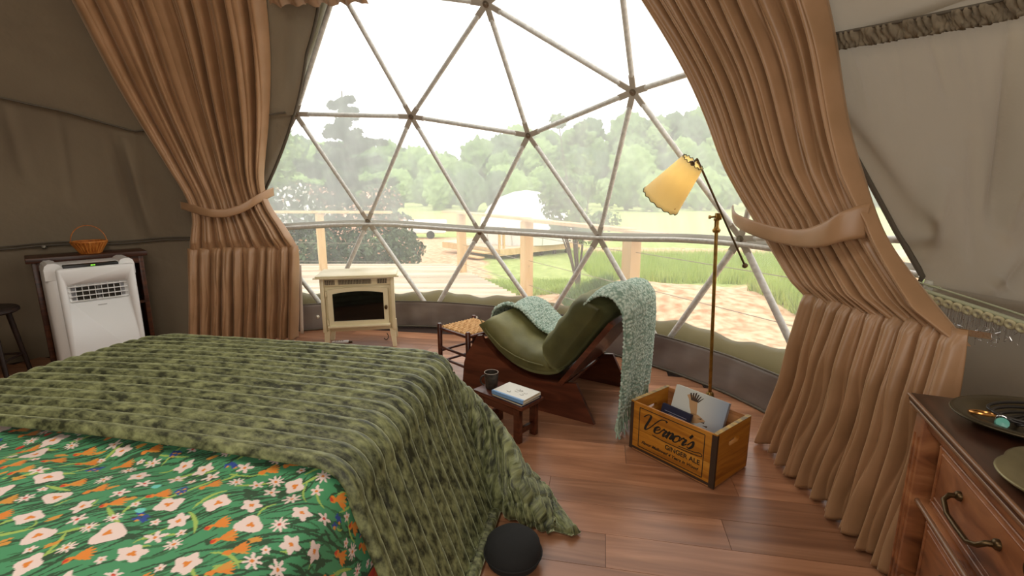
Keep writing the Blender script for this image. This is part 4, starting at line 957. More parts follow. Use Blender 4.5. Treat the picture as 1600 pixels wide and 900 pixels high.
for k in range(3): flat(m, [(.012+.012*k, .148-.01*k), (.030+.014*k, .158-.012*k), (.028+.014*k, .150-.012*k)], -.0009)
flat(m, [(.015, .112), (.028, .103), (.022, .118)], -.0009)
m.v = [(a_*1.25-.005, y_, b_*1.12+.008) for a_, y_, b_ in m.v]; tag(m.build('feather_print', plain('eagle_dark', rgb(66, 50, 40), .6), o, smooth=0), kind='stuff')
t, o = leaning('book', 'dark navy book standing in front of the eagle book in the crate',   .150, .105, .030, .16, .205, .018, -.26, .05, .06, M_navy)
m = MB(); m.box((.0, -.0006, .175), (.12, .0004, .003)); m.box((.01, -.0006, .165), (.09, .0004, .0025)); m.build('title_lines', plain('title_pale', rgb(140, 146, 170), .5), o, smooth=0)

# ------------------------------------------------------------------ dresser
DH = .80; dcn = Vector((1.01, 1.145, 0)); dx = Vector((-.39, -.92, 0)).normalized(); dn_ = Vector((.92, -.39, 0)).normalized()   # dx runs along the front toward the camera, dn_ into the dresser
t = thing('dresser', 'old carved wooden dresser with brass pulls at the right edge', 'dresser', tuple(dcn), math.atan2(dx.y, dx.x))
# local: +x along the front, +y into the body is: rotate; check handedness
hand = 1 if dx.cross(dn_).z > 0 else -1
DL, DD = 1.05, .46
Y = lambda y: y*hand
def db(name, x0, x1, y0, y1, z0, z1, mat=M_dress, b=.002, parent=None): return MB().box(((x0+x1)/2, Y((y0+y1)/2), (z0+z1)/2), (x1-x0, abs(y1-y0), z1-z0), b=b).build(name, mat, parent or t)
top = db('top', 0, DL, 0, DD, DH-.020, DH, M_dresstop, .005)
M_edge = plain('paler_edge', rgb(128, 92, 66), .3)  # edge and rail beads, paler than the rest of the dresser
MB().tube([(.004, Y(.0), DH-.004), (DL, Y(.0), DH-.004)], .0045, 8).build('edge_bead', M_edge, t, smooth=80)
MB().tube([(.008, Y(.008), DH-.024), (DL, Y(.008), DH-.024)], .007, 8).build('edge_bead', M_edge, t, smooth=80)
db('frieze', .03, DL-.02, .022, .05, DH-.062, DH-.02)
db('corner_post', .022, .075, .015, .065, .0, DH-.02); db('corner_post', .022, .075, DD-.06, DD-.015, .0, DH-.02); db('corner_post', DL-.07, DL-.02, .015, .065, 0, DH-.02)
for yy in (.0125,):
    for xx in (.036, .060): MB().tube([(xx, Y(yy+.002), .03), (xx, Y(yy+.002), DH-.09)], .003, 6).build('post_reeding', M_dress, t, smooth=80)
db('side_panel', .035, .05, .06, DD-.06, .05, DH-.03); db('back_panel', .05, DL-.03, DD-.03, DD-.015, .05, DH-.03)
db('bottom_panel', .05, DL-.03, .06, DD-.03, .05, .065); db('inner_front', .07, DL-.06, .085, .095, .05, DH-.06, M_walnut)
zt = [DH-.068, DH-.240, DH-.268, DH-.46, DH-.49, DH-.72]
for j in range(3):
    z1, z0 = zt[2*j], zt[2*j+1]
    d = db('drawer', .105, DL-.095, .040, .085, z0, z1, b=.003)
    # raised picture-frame moulding
    for (a0, b0, a1, b1) in ((.115, z1-.016, DL-.105, z1-.016), (.115, z0+.016, DL-.105, z0+.016), (.121, z0+.01, .121, z1-.01), (DL-.111, z0+.01, DL-.111, z1-.01)):
        MB().tube([(a0, Y(.040), b0), (a1, Y(.040), b1)], .004, 6).build('moulding', M_dress, d, smooth=80)
    for (a0, b0, a1, b1) in ((.127, z1-.030, DL-.117, z1-.030), (.127, z0+.030, DL-.117, z0+.030)):
        MB().tube([(a0, Y(.040), b0), (a1, Y(.040), b1)], .0025, 6).build('moulding', M_dress, d, smooth=80)
    for hx in (.31, .72):
        hz_ = (z0+z1)/2
        h = MB(); h.tube([(hx-.078, Y(.040), hz_+.016), (hx-.078, Y(.022), hz_+.014), (hx-.074, Y(.012), hz_+.004), (hx-.045, Y(.010), hz_-.012), (hx+.0, Y(.010), hz_-.013), (hx+.045, Y(.010), hz_-.012), (hx+.074, Y(.012), hz_+.004), (hx+.078, Y(.022), hz_+.014), (hx+.078, Y(.040), hz_+.016)], [.006, .0055, .005, .005, .0055, .005, .005, .0055, .006], 10)
        for e in (-1, 1): h.lathe([(.011, 0), (.010, .006), (.006, .01)], (hx+e*.078, Y(.040), hz_+.016), 12, R=Matrix.Rotation(pi/2*hand, 3, 'X'))
        h.build('pull_handle', M_brassdark, d, smooth=80)
    kx = .525
    k_ = MB(); k_.lathe([(.008, 0), (.008, .010), (.017, .014), (.019, .020), (.016, .026), (.010, .024), (.0, .025)], (kx, Y(.040), z1-.022), 18, R=Matrix.Rotation(pi/2*hand, 3, 'X'), caps=False); k_.build('lock_knob', M_brassdark, d)
    if j < 2:
        db('rail', .075, DL-.07, .030, .07, zt[2*j+2]+.004, z0-.004)
        MB().tube([(.075, Y(.028), z0-.012), (DL-.07, Y(.028), z0-.012)], .0065, 8).build('rail_bead', M_edge, t, smooth=80)
def dpt(x, y, z): p_ = dcn+dx*x+dn_*y; return (p_.x, p_.y, z)
# trays
def oval_tray(name, label, x, y, a_, b_, mat, rz=0):
    t = thing(name, label, 'tray', dpt(x, y, DH), math.atan2(dx.y, dx.x)+rz)
    P_ = []; 
    for r_, z in ((.0, .008), (.66, .008), (.72, .010), (.80, .020), (.96, .024), (1.0, .022), (1.0, .018), (.8, .012), (.72, .0), (.0, .0)):
        P_.append([(a_*r_*math.cos(q), b_*r_*math.sin(q), z) for q in np.linspace(0, 2*pi, 72, endpoint=False)])
    grid('dish', P_, mat, t, closed_u=True)
    MB().tube([(a_*math.cos(q), b_*math.sin(q), .021) for q in np.linspace(0, 2*pi, 72, endpoint=False)], .0025, 6, closed=True).build('rim', mat, t, smooth=80)
    return t
M_pew = noisy('aged_pewter', rgb(72, 64, 48), rgb(104, 92, 68), (9, 9, 9), .38, .75)
tx = (.205, .215)
oval_tray('oval_tray', 'large dark oval metal tray holding jewellery at the back of the dresser', .13, .20, .165, .125, M_pew, pi/2+.2)
t = thing('serving_plate', 'pale bronze lobed plate at the front edge of the dresser', 'plate', dpt(.43, .162, DH), 0)
P_ = []
M_pl = noisy('bronze_plate', rgb(104, 96, 70), rgb(142, 132, 98), (7, 7, 7), .4, .6)
for r_, z in ((.0, .006), (.70, .006), (.76, .010), (.84, .018), (.97, .021), (1.0, .019), (.98, .015), (.76, .0), (.0, .0)):
    P_.append([((.150+.010*abs(math.sin(3*q)))*r_*math.cos(q), (.150+.010*abs(math.sin(3*q)))*r_*math.sin(q), z) for q in np.linspace(0, 2*pi, 96, endpoint=False)])
grid('dish', P_, M_pl, t, closed_u=True)
M_gold = plain('gold_ring', rgb(210, 150, 84), .25, .9)
def at_px(x, y, z):
    P11 = math.radians(11.4); return (x, y, z)
q = Vector(dpt(.143, .088, 0)); tag(MB().torus((q.x, q.y, DH+.022), .022, .0035, (.1, .2, 1), n=24).build('bracelet', M_gold), 'small gold bangle lying in the oval tray', 'bracelet')
q = Vector(dpt(.168, .108, 0)); t = thing('turquoise_ring', 'silver ring with a turquoise stone in the oval tray', 'ring', (q.x, q.y, DH+.010))
MB().torus((0, 0, .012), .009, .0018, (.6, .8, 0), n=20).build('hoop', plain('silver', rgb(190, 190, 190), .2, 1), t)
MB().lathe([(0, 0), (.012, 0), (.011, .005), (0, .007)], (-.006, -.008, .008), 16, R=Vector((-.5, -.7, .6)).to_track_quat('Z', 'Y').to_matrix(), caps=False).build('stone', plain('turquoise', rgb(92, 158, 146), .3), t)
t = thing('necklace', 'dark beaded necklace heaped in the oval tray', 'necklace', dpt(.14, .19, DH+.010))
m = MB(); rr = random.Random(8)
for k in range(5):
    m.tube([((.05+.006*k)*math.cos(q)*1.2+.01*math.sin(3*q+k), (.025+.006*k)*math.sin(q)+.004*k, .006+.004*k+.004*math.sin(q*2+k)) for q in np.linspace(0, 2*pi, 36, endpoint=False)], .0035, 6, closed=True)
m.build('bead_strand', plain('dark_beads', rgb(48, 44, 42), .4, .4), t, smooth=80)
m = MB(); m.box((.0, -.035, .012), (.05, .012, .004), b=.001).build('clasp', M_bolt, t)

# ------------------------------------------------------------------ hanging rail on the right wall
M_pgreen = plain('pale_green_metal', rgb(176, 180, 150), .45); M_loop = noisy('cream_loop', rgb(176, 168, 132), rgb(206, 198, 160), (60, 60, 60), .8)
t = thing('wall_rack', 'pale green metal rack with cream loops and silver trinkets on the right wall', 'wall rack', tuple(sph(12, .88, 3.3)))
lc = lambda a_, z, r: tuple(Vector(tuple(cyl(a_, z, r)))-t.location)
a_ = np.linspace(17.2, 1, 40)
MB().tube([lc(q, .893, 3.42) for q in a_], .006, 6).build('back_rail', M_pgreen, t, smooth=80)
MB().tube([lc(q, .838+(q-9.5)*.0080, 3.30) for q in a_], .009, 6).build('front_rail', M_pgreen, t, smooth=80)
MB().tube([lc(q, .862+(q-9.5)*.0082, 3.31) for q in a_], .004, 6).build('front_rail', M_pgreen, t, smooth=80)
m = MB()
for q in (17.2, 15.4, 9, 3): m.tube([lc(q, .858+(q-9.5)*.0082, 3.31), lc(q, .893, 3.42)], .005, 6)
m.build('cross_bar', M_pgreen, t, smooth=80)
MB().lathe([(0, 0), (.016, 0), (.016, .05), (0, .052)], lc(16.0, .872, 3.36), 14, caps=False).build('clamp_knob', plain('pale_clamp', rgb(205, 205, 195), .4), t)
m, nt_, p = newmat('woven_mesh'); ck = nt_.nodes.new('ShaderNodeTexChecker'); ck.inputs['Scale'].default_value = 160; ck.inputs['Color1'].default_value = rgb(150, 142, 124); ck.inputs['Color2'].default_value = rgb(112, 104, 90)
tc = nt_.nodes.new('ShaderNodeTexCoord'); nt_.links.new(tc.outputs['Object'], ck.inputs[0]); nt_.links.new(ck.outputs[0], p.inputs['Base Color']); p.inputs['Roughness'].default_value = .8
o = grid('mesh_panel', [cyl(a_[5:], np.full(35, z), 3.43-.01*k) for k, z in enumerate((.855, .885, .910))], m, thick=.003); put(o, t)
for k in range(22):
    q = 15.6-k*.62; c = Vector(lc(q, .822+(q-9.5)*.0068, 3.29)); nn_ = Vector((math.cos(math.radians(q)), math.sin(math.radians(q)), .35))
    MB().torus(c, .0135, .0072, tuple(nn_), n=14, k=7).build('loop', M_loop, t, smooth=80)
m = MB(); rr = random.Random(21)
for k in range(120):
    q = rr.uniform(10.6, 14.6) if k < 95 else rr.uniform(7, 11); r_ = 3.27+rr.uniform(0, .06); z = .80+(q-12)*.004-rr.uniform(0, .075)*(1 if k < 95 else .5); p0 = Vector(lc(q, z, r_)); an = rr.uniform(.2, 1.4)
    d_ = Vector((rr.uniform(-.5, .5), rr.uniform(-1, 1), rr.uniform(-.2, 1))).normalized()*rr.uniform(.005, .018); m.tube([p0, p0+d_], .0013, 4)
    m.tube([Vector(lc(q, .825+(q-9.5)*.0068, r_)), p0], .0004, 3)
tag(m.build('silver_trinkets', plain('silver_bits', rgb(225, 225, 225), .15, .9), t, smooth=80), kind='stuff')
t2 = thing('folded_fan', 'brown pleated paper fan poking out beside the right curtain under the rack', 'fan', tuple(cyl(10.5, .80, 3.12)))
for k in range(5):
    b0 = Vector((0, 0, 0)); d1 = Vector((.10, -.14-.0*k, .018-.010*k)); sd_ = Vector((0, 0, .010))
    MB().add([tuple(b0+Vector((-.09, .13, -.006*k))), tuple(b0+Vector((-.09, .13, -.006*k+.006))), tuple(d1*.45+sd_*.2), tuple(d1*.45), tuple(b0+Vector((-.088, .132, -.006*k))), tuple(b0+Vector((-.088, .132, -.006*k+.006))), tuple(d1*.45+sd_*.2+Vector((.002, .002, 0))), tuple(d1*.45+Vector((.002, .002, 0)))],
             [(0, 1, 2, 3), (7, 6, 5, 4), (0, 4, 5, 1), (1, 5, 6, 2), (2, 6, 7, 3), (3, 7, 4, 0)]).build('fan_blade', plain('fan_wood', rgb(150, 108, 66), .6), t2, smooth=0)

# ------------------------------------------------------------------ outdoors: deck, railing, ground, platform, tent, trees, hills
M_deck = woodmat('deck_wood', rgb(190, 168, 138), rgb(208, 188, 160), rgb(222, 204, 178), (1.5, 16, 16), .8, rnd=True)
M_post = woodmat('new_pine', rgb(196, 160, 110), rgb(212, 178, 128), rgb(224, 194, 148), (14, 14, 1.5), .8)
M_dirt = noisy('red_dirt', rgb(184, 146, 112), rgb(212, 180, 146), (1.2, 1.2, 1.2), 1, bump=.6, bscale=8, bdist=.05, detail=8, coord='World')
def leafmat(name, c1, c2):
    return noisy(name, c1, c2, (3, 3, 3), .8, coord='World')
deck = thing('deck', 'pale wooden deck boards outside the window', 'deck', (0, 0, -.05))
dA = math.atan2(-.06, 1)
nrow = 36
for k in range(nrow):
    y0 = 4.0+k*.142
    xr = np.interp(y0, [4.0, 5.55, 6.39, 7.76, 8.3, 9.2], [.95, .35, 0., -.58, -.80, -1.2]) 
    xl = -6.5
    # keep clear of the dome
    dy = y0-DC[1]; xi = DC[0]+math.sqrt(max(3.66**2-min(abs(dy), 3.66)**2, 0)) if abs(dy) < 3.66 else None
    segs = [(xl, xr)]
    if xi is not None:
        xi0 = 2*DC[0]-xi; segs = [(xl, xi0-.02), (xi+.02, xr)]
    for a0, a1 in segs:
        if a1-a0 < .15: continue
        MB().box(((a0+a1)/2, y0, -.016), (a1-a0, .136, .032), b=.004).build('board', M_deck, deck, smooth=0)
MB().prism([(.33, 5.6), (-.02, 6.39), (-1.2, 9.1), (-1.25, 9.1), (-.06, 6.37), (.29, 5.58)], -.22, -.034).build('fascia', M_post, deck, smooth=20)
for x, y in ((-6, 8.6), (-3, 8.6), (-1.5, 8.7), (-.2, 6.3), (-4.5, 6)): MB().box((x, y, -.6), (.12, .12, 1.1)).build('support', M_post, deck, smooth=0)
rg = 'timber posts of the deck railing'
postlab = ['timber railing post seen over the cream stove', 'timber railing post nearest the gap in the railing, left of the lounge chair', 'timber railing post outside between two window hubs, before the white tent', 'thick timber railing post just right of the knitted throw', 'timber railing post hidden behind the right curtain', 'timber railing post behind the left curtain']
PP = [(-3.30, 8.30), (-.85, 8.08), (.19, 6.20), (1.13, 4.52), (2.15, 2.62), (-5.8, 8.45)]
for (x, y), lb in zip(PP, postlab):
    t = thing('railing_post', lb, 'post', (x, y, -.9), math.atan2(-.88, .48)+pi/2, rg)
    MB().box((0, 0, .91), (.125, .125, 1.82), b=.004).build('post_timber', M_post, t, smooth=0)
    MB().lathe([(.006, 0), (.006, .006)], (-.0, -.064, 1.25), 8, R=Matrix.Rotation(pi/2, 3, 'X')).build('bolt', M_bolt, t)
def beam(a, b, z, w_, h_, name, parent, mat=M_post):
    a, b = Vector((a[0], a[1], z)), Vector((b[0], b[1], z)); d = b-a; L = d.length; R_ = Matrix.Rotation(math.atan2(d.y, d.x), 3, 'Z')
    return MB().box((a+b)/2, (L, w_, h_), b=.003, R=R_).build(name, mat, parent, smooth=0)
t = thing('railing', 'timber handrail with thin cables on the right side of the deck', 'railing')
beam((-1.15, 8.35), PP[1], .955, .15, .038, 'top_rail', t); beam(PP[1], PP[2], .95, .15, .038, 'top_rail', t); beam(PP[2], PP[3], .94, .15, .038, 'top_rail', t); beam(PP[3], PP[4], .925, .15, .038, 'top_rail', t)
for z in (.74, .42, .10):
    for i in (1, 2, 3): MB().tube([(PP[i][0], PP[i][1], z), (PP[i+1][0], PP[i+1][1], z-.01)], .0035, 5).build('cable', M_bolt, t)
t = thing('railing', 'timber handrail with thin cables on the left part of the deck', 'railing')
beam(PP[5], PP[0], .95, .15, .038, 'top_rail', t); beam(PP[0], (-2.05, 8.22), .95, .15, .038, 'top_rail', t)
for z in (.74, .42, .10): MB().tube([(PP[5][0], PP[5][1], z), (PP[0][0], PP[0][1], z), (-2.1, 8.22, z)], .0035, 5).build('cable', M_bolt, t)

# ground
def gz(x, y):
    r = np.hypot(x, y); base = -.95-.35*np.clip((r-9)/20, 0, 1)
    mound = .50*np.exp(-(((x-3.6)/2.6)**2+((y-8.3)/1.6)**2))+.30*np.exp(-(((x-1.8)/1.2)**2+((y-8.6)/.9)**2))
    near = .45*np.exp(-((x-3)**2/9+(y-4)**2/9))
    return base+mound+near+.03*np.sin(x*3.1+y)*np.sin(y*2.7-x)*np.clip(1-r/40, 0, 1)
xs = np.concatenate([-np.geomspace(1, 260, 70)[::-1]+1, np.geomspace(1, 260, 70)-.6]); ys = np.concatenate([np.linspace(-20, 2, 8), 2+np.geomspace(.1, 260, 130)])
X, Yy = np.meshgrid(xs, ys); Zg = gz(X, Yy)
m, nt_, p = newmat('ground_mix'); N = nt_.nodes; Lk = nt_.links
g = N.new('ShaderNodeNewGeometry'); at_ = N.new('ShaderNodeAttribute'); at_.attribute_name = 'cover'
n1 = N.new('ShaderNodeTexNoise'); n1.inputs['Scale'].default_value = .9; n1.inputs['Detail'].default_value = 7; Lk.new(g.outputs['Position'], n1.inputs['Vector'])
n2 = N.new('ShaderNodeTexNoise'); n2.inputs['Scale'].default_value = 7; n2.inputs['Detail'].default_value = 5; Lk.new(g.outputs['Position'], n2.inputs['Vector'])
cd_ = N.new('ShaderNodeValToRGB'); cd_.color_ramp.elements[0].color = rgb(184, 136, 98); cd_.color_ramp.elements[1].color = rgb(224, 192, 156); cd_.color_ramp.elements[0].position = .35; cd_.color_ramp.elements[1].position = .62; Lk.new(n2.outputs[0], cd_.inputs[0])
cg_ = N.new('ShaderNodeValToRGB'); cg_.color_ramp.elements[0].color = rgb(134, 150, 76); cg_.color_ramp.elements[1].color = rgb(184, 194, 120); cg_.color_ramp.elements[0].position = .35; cg_.color_ramp.elements[1].position = .65; Lk.new(n2.outputs[0], cg_.inputs[0])
ad = N.new('ShaderNodeMath'); ad.operation = 'MULTIPLY_ADD'; ad.inputs[1].default_value = .8; Lk.new(n1.outputs[0], ad.inputs[0]); Lk.new(at_.outputs['Fac'], ad.inputs[2])
th_ = N.new('ShaderNodeMapRange'); th_.inputs['From Min'].default_value = .80; th_.inputs['From Max'].default_value = .95; Lk.new(ad.outputs[0], th_.inputs['Value'])
mx = N.new('ShaderNodeMix'); mx.data_type = 'RGBA'; Lk.new(th_.outputs[0], mx.inputs[0]); Lk.new(cd_.outputs[0], mx.inputs[6]); Lk.new(cg_.outputs[0], mx.inputs[7]); Lk.new(mx.outputs[2], p.inputs['Base Color'])
p.inputs['Roughness'].default_value = 1; b = N.new('ShaderNodeBump'); b.inputs['Strength'].default_value = .7; b.inputs['Distance'].default_value = .06; Lk.new(n2.outputs[0], b.inputs['Height']); Lk.new(b.outputs[0], p.inputs['Normal'])
o = grid('ground', np.stack([X, Yy, Zg], -1), m); tag(o, kind='structure')
# cover: 0 dirt .. 1 grass
def sig(x): return 1/(1+np.exp(-x))
path = sig((1.6-np.abs(X+1.8+.10*(Yy-9)))*3)*sig((26-Yy)*1)*sig((Yy-8))       # worn path beyond the gap in the railing
road = np.exp(-((Yy-26-.05*X)/1.6)**4)
dirt = np.clip(sig((11.8+.05*X+.5*np.sin(X)-Yy)*2.2)*sig((X+.2)*3)+path*.9+road, 0, 1)
dirt = np.where((X > 3) & (np.abs(Yy-19.5) < 2.5), np.maximum(dirt, .8), dirt)
cov = 1-dirt*1.15
cva = o.data.attributes.new('cover', 'FLOAT', 'POINT'); cva.data.foreach_set('value', cov.ravel().astype(np.float32))

# leaf clouds
def leaves(n, fn, size, seed, name, mat, parent, squash=.6):
    r = np.random.default_rng(seed); C = fn(r, n); a = r.normal(size=(n, 3)); a /= np.linalg.norm(a, axis=1, keepdims=True); b = np.cross(a, r.normal(size=(n, 3))); b /= np.linalg.norm(b, axis=1, keepdims=True)
    s_ = (size*r.uniform(.5, 1.4, n))[:, None]; P_ = np.stack([C-a*s_-b*s_*squash, C+a*s_-b*s_*squash, C+a*s_+b*s_*squash, C-a*s_+b*s_*squash], 1).reshape(-1, 3)
    me = bpy.data.meshes.new(name); me.vertices.add(4*n); me.vertices.foreach_set('co', P_.ravel()); me.loops.add(4*n); me.loops.foreach_set('vertex_index', np.arange(4*n, dtype=np.int32))
    me.polygons.add(n); me.polygons.foreach_set('loop_start', np.arange(0, 4*n, 4, dtype=np.int32)); me.polygons.foreach_set('loop_total', np.full(n, 4, np.int32)); me.materials.append(mat); me.update(calc_edges=True)
    o = bpy.data.objects.new(name, me); COL.objects.link(o); o.parent = parent; o['kind'] = 'stuff'; return o
def blobs(centres):
    cs_ = np.array(centres)
    def fn(r, n):
        i = r.integers(0, len(cs_), n); d = r.normal(size=(n, 3)); d /= np.linalg.norm(d, axis=1, keepdims=True); return cs_[i, :3]+d*(cs_[i, 3:4]*r.uniform(.55, 1, n)[:, None])*np.array([1, 1, .8])
    return fn
M_ever = leafmat('evergreen_leaf', rgb(52, 68, 44), rgb(84, 104, 66)); M_light = leafmat('light_leaf', rgb(104, 134, 70), rgb(150, 176, 104)); M_pink = leafmat('pink_blossom', rgb(226, 170, 140), rgb(244, 200, 176))
M_whiteb = leafmat('white_blossom', rgb(238, 236, 230), rgb(250, 250, 248)); M_bark = noisy('bark', rgb(84, 72, 62), rgb(118, 104, 90), (6, 6, 2), 1); M_midg = leafmat('mid_leaf', rgb(84, 112, 60), rgb(122, 150, 86))
def gl(x, y): return float(gz(np.array(x*1.0), np.array(y*1.0)))
# tall cedar
cx, cy = -4.75, 14.2; g0 = gl(cx, cy)
t = thing('cedar_tree', 'tall dark cedar with ragged branches outside beyond the deck', 'tree', (cx, cy, g0))
H_ = 5.1
MB().tube([(0, 0, 0), (.05, 0, H_*.5), (0, 0, H_)], [.14, .09, .02], 8).build('trunk', M_bark, t, smooth=80)
rr = random.Random(4); cs_ = []; m = MB()
for k in range(52):
    zf = .10+.86*k/52; z = H_*zf; R_ = 2.1*(1-zf)**.8 if zf > .72 else 1.55*(1-.35*zf)*1.0; R_ = R_*rr.uniform(.5, 1.1)+.1; q = rr.uniform(0, 2*pi)
    m.tube([(0, 0, z), (R_*math.cos(q), R_*math.sin(q), z+R_*.12)], [.025, .008], 5)
    for j in range(5): f = (j+1)/5; cs_.append((R_*f*math.cos(q)+rr.uniform(-.1, .1), R_*f*math.sin(q)+rr.uniform(-.1, .1), z+R_*.14*f, .10+.16*(1-zf)))
tag(m.build('branches', M_bark, t, smooth=80), kind='stuff'); leaves(22000, blobs(cs_), .045, 5, 'foliage', M_ever, t)
def bush(name, label, x, y, cs_, n, sz, mat, seed, trunk=None, cat='tree', extra=None, group=None):
    g0 = gl(x, y); t = thing(name, label, cat, (x, y, g0), 0, group)
    hgt = max(c[2] for c in cs_); m = MB()
    for i, c in enumerate(cs_[:8]): m.tube([(0, 0, 0), (c[0]*.4, c[1]*.4, c[2]*.5), (c[0], c[1], c[2])], [(trunk or .05), (trunk or .05)*.6, .01], 6)
    m.build('trunk', M_bark, t, smooth=80); leaves(n, blobs(cs_), sz, seed, 'foliage', mat, t)
    if extra: leaves(extra[0], blobs(cs_), extra[1], seed+1, 'blossom', extra[2], t)
    return t
def rb(seed, n, w_, z0, z1, r0_, r1_, d=None):
    r = random.Random(seed); return [(r.uniform(-w_, w_), r.uniform(-(d or w_), (d or w_)), r.uniform(z0, z1), r.uniform(r0_, r1_)) for _ in range(n)]
bush('blossom_shrub', 'shrub with peach pink blossom below the cedar', -4.3, 12.4, rb(1, 26, 1.5, .5, 2.3, .3, .55), 9000, .04, M_ever, 11, extra=(2600, .035, M_pink), cat='shrub')
bush('blossom_shrub', 'shrub with white blossom at the left edge of the window', -5.7, 11.2, rb(2, 22, 1.1, .4, 2.2, .3, .5), 7000, .04, M_ever, 13, extra=(1500, .04, M_whiteb), cat='shrub')
bush('dark_shrub', 'dense dark shrub seen through the window above the cream stove', -3.4, 10.4, rb(3, 24, 1.1, .3, 1.25,   .25, .42), 9000, .035, M_ever, 15, extra=(500, .03, M_pink), cat='shrub')
bush('light_tree', 'light green tree at the far left of the window behind the blossom', -8.3, 15.0, rb(6, 24, 1.7, 1.2, 3.6, .5, .9), 8000, .06, M_light, 16)
bush('willow_tree', 'thin drooping green tree in front of the white tent', 1.25, 8.9, rb(8, 26, .55, .9, 3.0, .12, .30), 5200, .03, M_midg, 17, trunk=.03)
# weeds
def weedpatch(label, x0, x1, y0, y1, n, h, seed, mat):
    r = np.random.default_rng(seed); x = r.uniform(x0, x1, n); y = r.uniform(y0, y1, n); z = gz(x, y); hh = h*r.uniform(.4, 1.1, n); wv = r.uniform(.006, .014, n); th = r.uniform(0, pi, n); lx, ly = r.normal(0, .08, n), r.normal(0, .08, n)
    P_ = np.stack([np.stack([x-wv*np.cos(th), y-wv*np.sin(th), z-.02], -1), np.stack([x+wv*np.cos(th), y+wv*np.sin(th), z-.02], -1), np.stack([x+lx, y+ly, z+hh], -1)], 1).reshape(-1, 3)
    me = bpy.data.meshes.new('weeds'); me.vertices.add(3*n); me.vertices.foreach_set('co', P_.ravel()); me.loops.add(3*n); me.loops.foreach_set('vertex_index', np.arange(3*n, dtype=np.int32)); me.polygons.add(n); me.polygons.foreach_set('loop_start', np.arange(0, 3*n, 3, dtype=np.int32)); me.polygons.foreach_set('loop_total', np.full(n, 3, np.int32)); me.materials.append(mat); me.update(calc_edges=True)
    o = bpy.data.objects.new('weeds', me); COL.objects.link(o); tag(o, label, 'weeds', kind='stuff')
M_weed = leafmat('weed_green', rgb(150, 172, 76), rgb(186, 204, 112))
weedpatch('tall bright green weeds behind the brass lamp', 2.2, 12.5, 12.0, 17.5, 46000, .42, 31, M_weed)
weedpatch('green weeds growing beside the right curtain', 4.3, 6.2, 6.6, 8.6, 9000, .34, 32, M_weed)
weedpatch('short grass round the timber platform', -.9, 2.6, 10.3, 12.2, 14000, .16, 33, M_weed)
weedpatch('grass tuft at the foot of the thin tree', .9, 1.8, 7.4, 8.6, 2500, .2, 34, M_midg)
# platform and tent
px_, py_ = .02, 19.6; g0 = gl(px_, py_)
t = thing('tent_platform', 'low timber platform carrying the white dome tent', 'platform', (px_, py_, g0), .72)
for k in range(26): MB().box((0, -1.75+k*.14, .42), (4.4, .134, .03)).build('board', M_deck, t, smooth=0)
MB().box((0, -1.83, .30), (4.4, .04, .22)).build('rim_board', M_post, t, smooth=0); MB().box((-2.2, 0, .30), (.04, 3.6, .22)).build('rim_board', M_post, t, smooth=0); MB().box((2.2, 0, .30), (.04, 3.6, .22)).build('rim_board', M_post, t, smooth=0)
for k in range(2): MB().box((-2.45-.28*k, -.9, .28-.14*k), (.30, 1.1, .04)).build('step', M_post, t, smooth=0)
for x in (-2.1, -1.4, -.7, 0, .7, 1.4, 2.1): MB().box((x, -1.7, .12), (.10, .10, .34)).build('support', M_crateedge, t, smooth=0)
for x in (-2.15, -1.95): MB().box((x, -1.75, .80), (.07, .07, .78)).build('rail_post', M_post, t, smooth=0)
t = thing('dome_tent', 'white dome tent standing on the timber platform outside', 'tent', (px_+.55, py_+.05, g0+.435)); t.scale = (1.12, 1.12, 1.2)
M_tent = plain('tent_white', rgb(240, 238, 234), .7)
MB().lathe([(1.62, 0), (1.70, .35), (1.62, .75), (1.35, 1.15), (.9, 1.48), (.45, 1.64), (0, 1.70)], n=20, caps=False).build('canopy', M_tent, t, smooth=20)
m = MB()
for k in range(10):
    q = 2*pi*k/10; m.tube([(1.63*math.cos(q), 1.63*math.sin(q), 0), (1.71*math.cos(q), 1.71*math.sin(q), .35), (1.36*math.cos(q), 1.36*math.sin(q), 1.15), (.9*math.cos(q), .9*math.sin(q), 1.49)], .012, 5)
m.build('seam_ribs', plain('tent_seam', rgb(205, 200, 190), .7), t, smooth=80)
# parked white trailer far off
t = thing('trailer', 'small white trailer parked on the far road', 'trailer', (-5.0, 27.0, gl(-5, 27)), .05)
MB().box((0, 0, .65), (2.6, 1.2, .7), b=.06).build('body', M_tent, t); MB().box((1.55, 0, .4), (.5, .1, .08)).build('drawbar', M_bolt, t)
for sx in (-.5, .5): MB().lathe([(.22, -.08), (.22, .08)], (sx, -.6, .22), 16, R=Matrix.Rotation(pi/2, 3, 'X')).build('wheel', M_black, t)
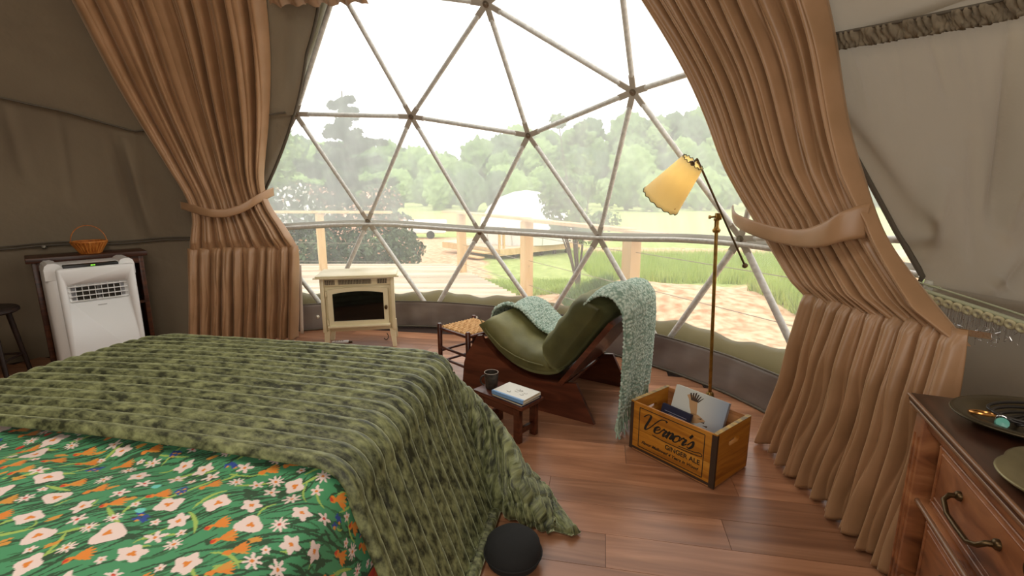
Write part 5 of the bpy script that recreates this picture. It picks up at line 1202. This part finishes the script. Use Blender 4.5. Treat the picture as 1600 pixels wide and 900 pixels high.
# tree line and hills
M_hill = noisy('wooded_hill', rgb(72, 92, 58), rgb(112, 134, 84), (.12, .12, .12), 1, bump=.0, coord='World', detail=8)
xh = np.linspace(-240, 260, 200); yh = np.linspace(110, 230, 40); XH, YH = np.meshgrid(xh, yh)
ridge = 9+17*sig((XH-45)/22)+3*np.sin(XH*.06)+2*np.sin(XH*.13+1); tt = np.clip((YH-110)/70, 0, 1)
ZH = -2+ridge*np.sin(tt*pi/2)+1.2*np.sin(XH*.8)*np.sin(YH*.7)*tt
tag(grid('wooded_hills', np.stack([XH, YH, ZH], -1), M_hill), kind='structure')
pro = []
for sd in range(3):
    bm = bmesh.new(); bmesh.ops.create_icosphere(bm, subdivisions=5, radius=1); r = random.Random(sd); ph = [r.uniform(0, 6) for _ in range(6)]
    for v in bm.verts:
        n_ = v.co.normalized(); f = 1+.16*math.sin(n_.x*6+ph[0])*math.sin(n_.y*6+ph[1])+.12*math.sin(n_.z*9+ph[2])*math.sin(n_.x*11+ph[3])+.08*math.sin(n_.y*17+ph[4])*math.sin(n_.z*15+ph[5]); f += .10*mnoise.noise(n_*4+Vector((ph[0], 0, 0)))+.09*mnoise.noise(n_*9)+.06*mnoise.noise(n_*19); v.co = Vector((n_.x*f*2.6, n_.y*f*2.6, 3.9+n_.z*f*3.2))
    me = bpy.data.meshes.new('crown'); bm.to_mesh(me); bm.free(); me.materials.append([leafmat('far_leaf', rgb(84, 112, 60), rgb(122, 150, 82)), leafmat('far_leaf_dark', rgb(62, 86, 52), rgb(92, 118, 72)), leafmat('far_leaf_light', rgb(112, 142, 76), rgb(146, 172, 100))][sd])
    for pp in me.polygons: pp.use_smooth = True
    tm = MB().tube([(0, 0, 0), (0, 0, 2.4)], [.22, .16], 6).build('trunk', M_bark); tme = tm.data; bpy.data.objects.remove(tm)
    pro.append((me, tme))
rr = random.Random(9)
labs = ['mid green rounded tree in the distant tree line', 'dark green rounded tree in the distant tree line', 'pale green rounded tree in the distant tree line']
hillz = lambda x, y: -2+(9+17/(1+math.exp(-(x-45)/22))+3*math.sin(x*.06)+2*math.sin(x*.13+1))*math.sin(min(max((y-110)/70, 0), 1)*pi/2)
spots = []
def plant(n, x0, x1, y0, y1, s0_, s1_, zf):
    for _ in range(n*30):
        if n <= 0: break
        x, y, sc = rr.uniform(x0, x1), rr.uniform(y0, y1), rr.uniform(s0_, s1_)
        if abs(x) > y*1.25+12: continue
        if any(math.hypot(x-q[0], y-q[1]) < 3.15*(sc+q[2]) for q in spots): continue
        spots.append((x, y, sc, zf(x, y))); n -= 1
plant(90, -90, 110, 62, 90, .62, .95, lambda x, y: gl(x, y)-.2)
plant(190, -90, 170, 112, 176, 1.1, 1.9, lambda x, y: hillz(x, y)-1)
for k, (x, y, sc, zb) in enumerate(sorted(spots, key=lambda q: q[1])):
    i = rr.randrange(3); far = ' on the far hill' if y > 100 else ' at the edge of the field'
    lab = labs[i].replace(' in the distant tree line', far); lab = lab.replace('rounded', 'large rounded' if sc > 1.45 else 'rounded')
    t = thing('distant_tree', lab, 'tree', (x, y, zb), rr.uniform(0, 6), lab.replace('tree ', 'trees ')); t.scale = (sc, sc, sc)
    for nm, me in (('crown', pro[i][0]), ('trunk', pro[i][1])):
        c = bpy.data.objects.new(nm, me); COL.objects.link(c); c.parent = t
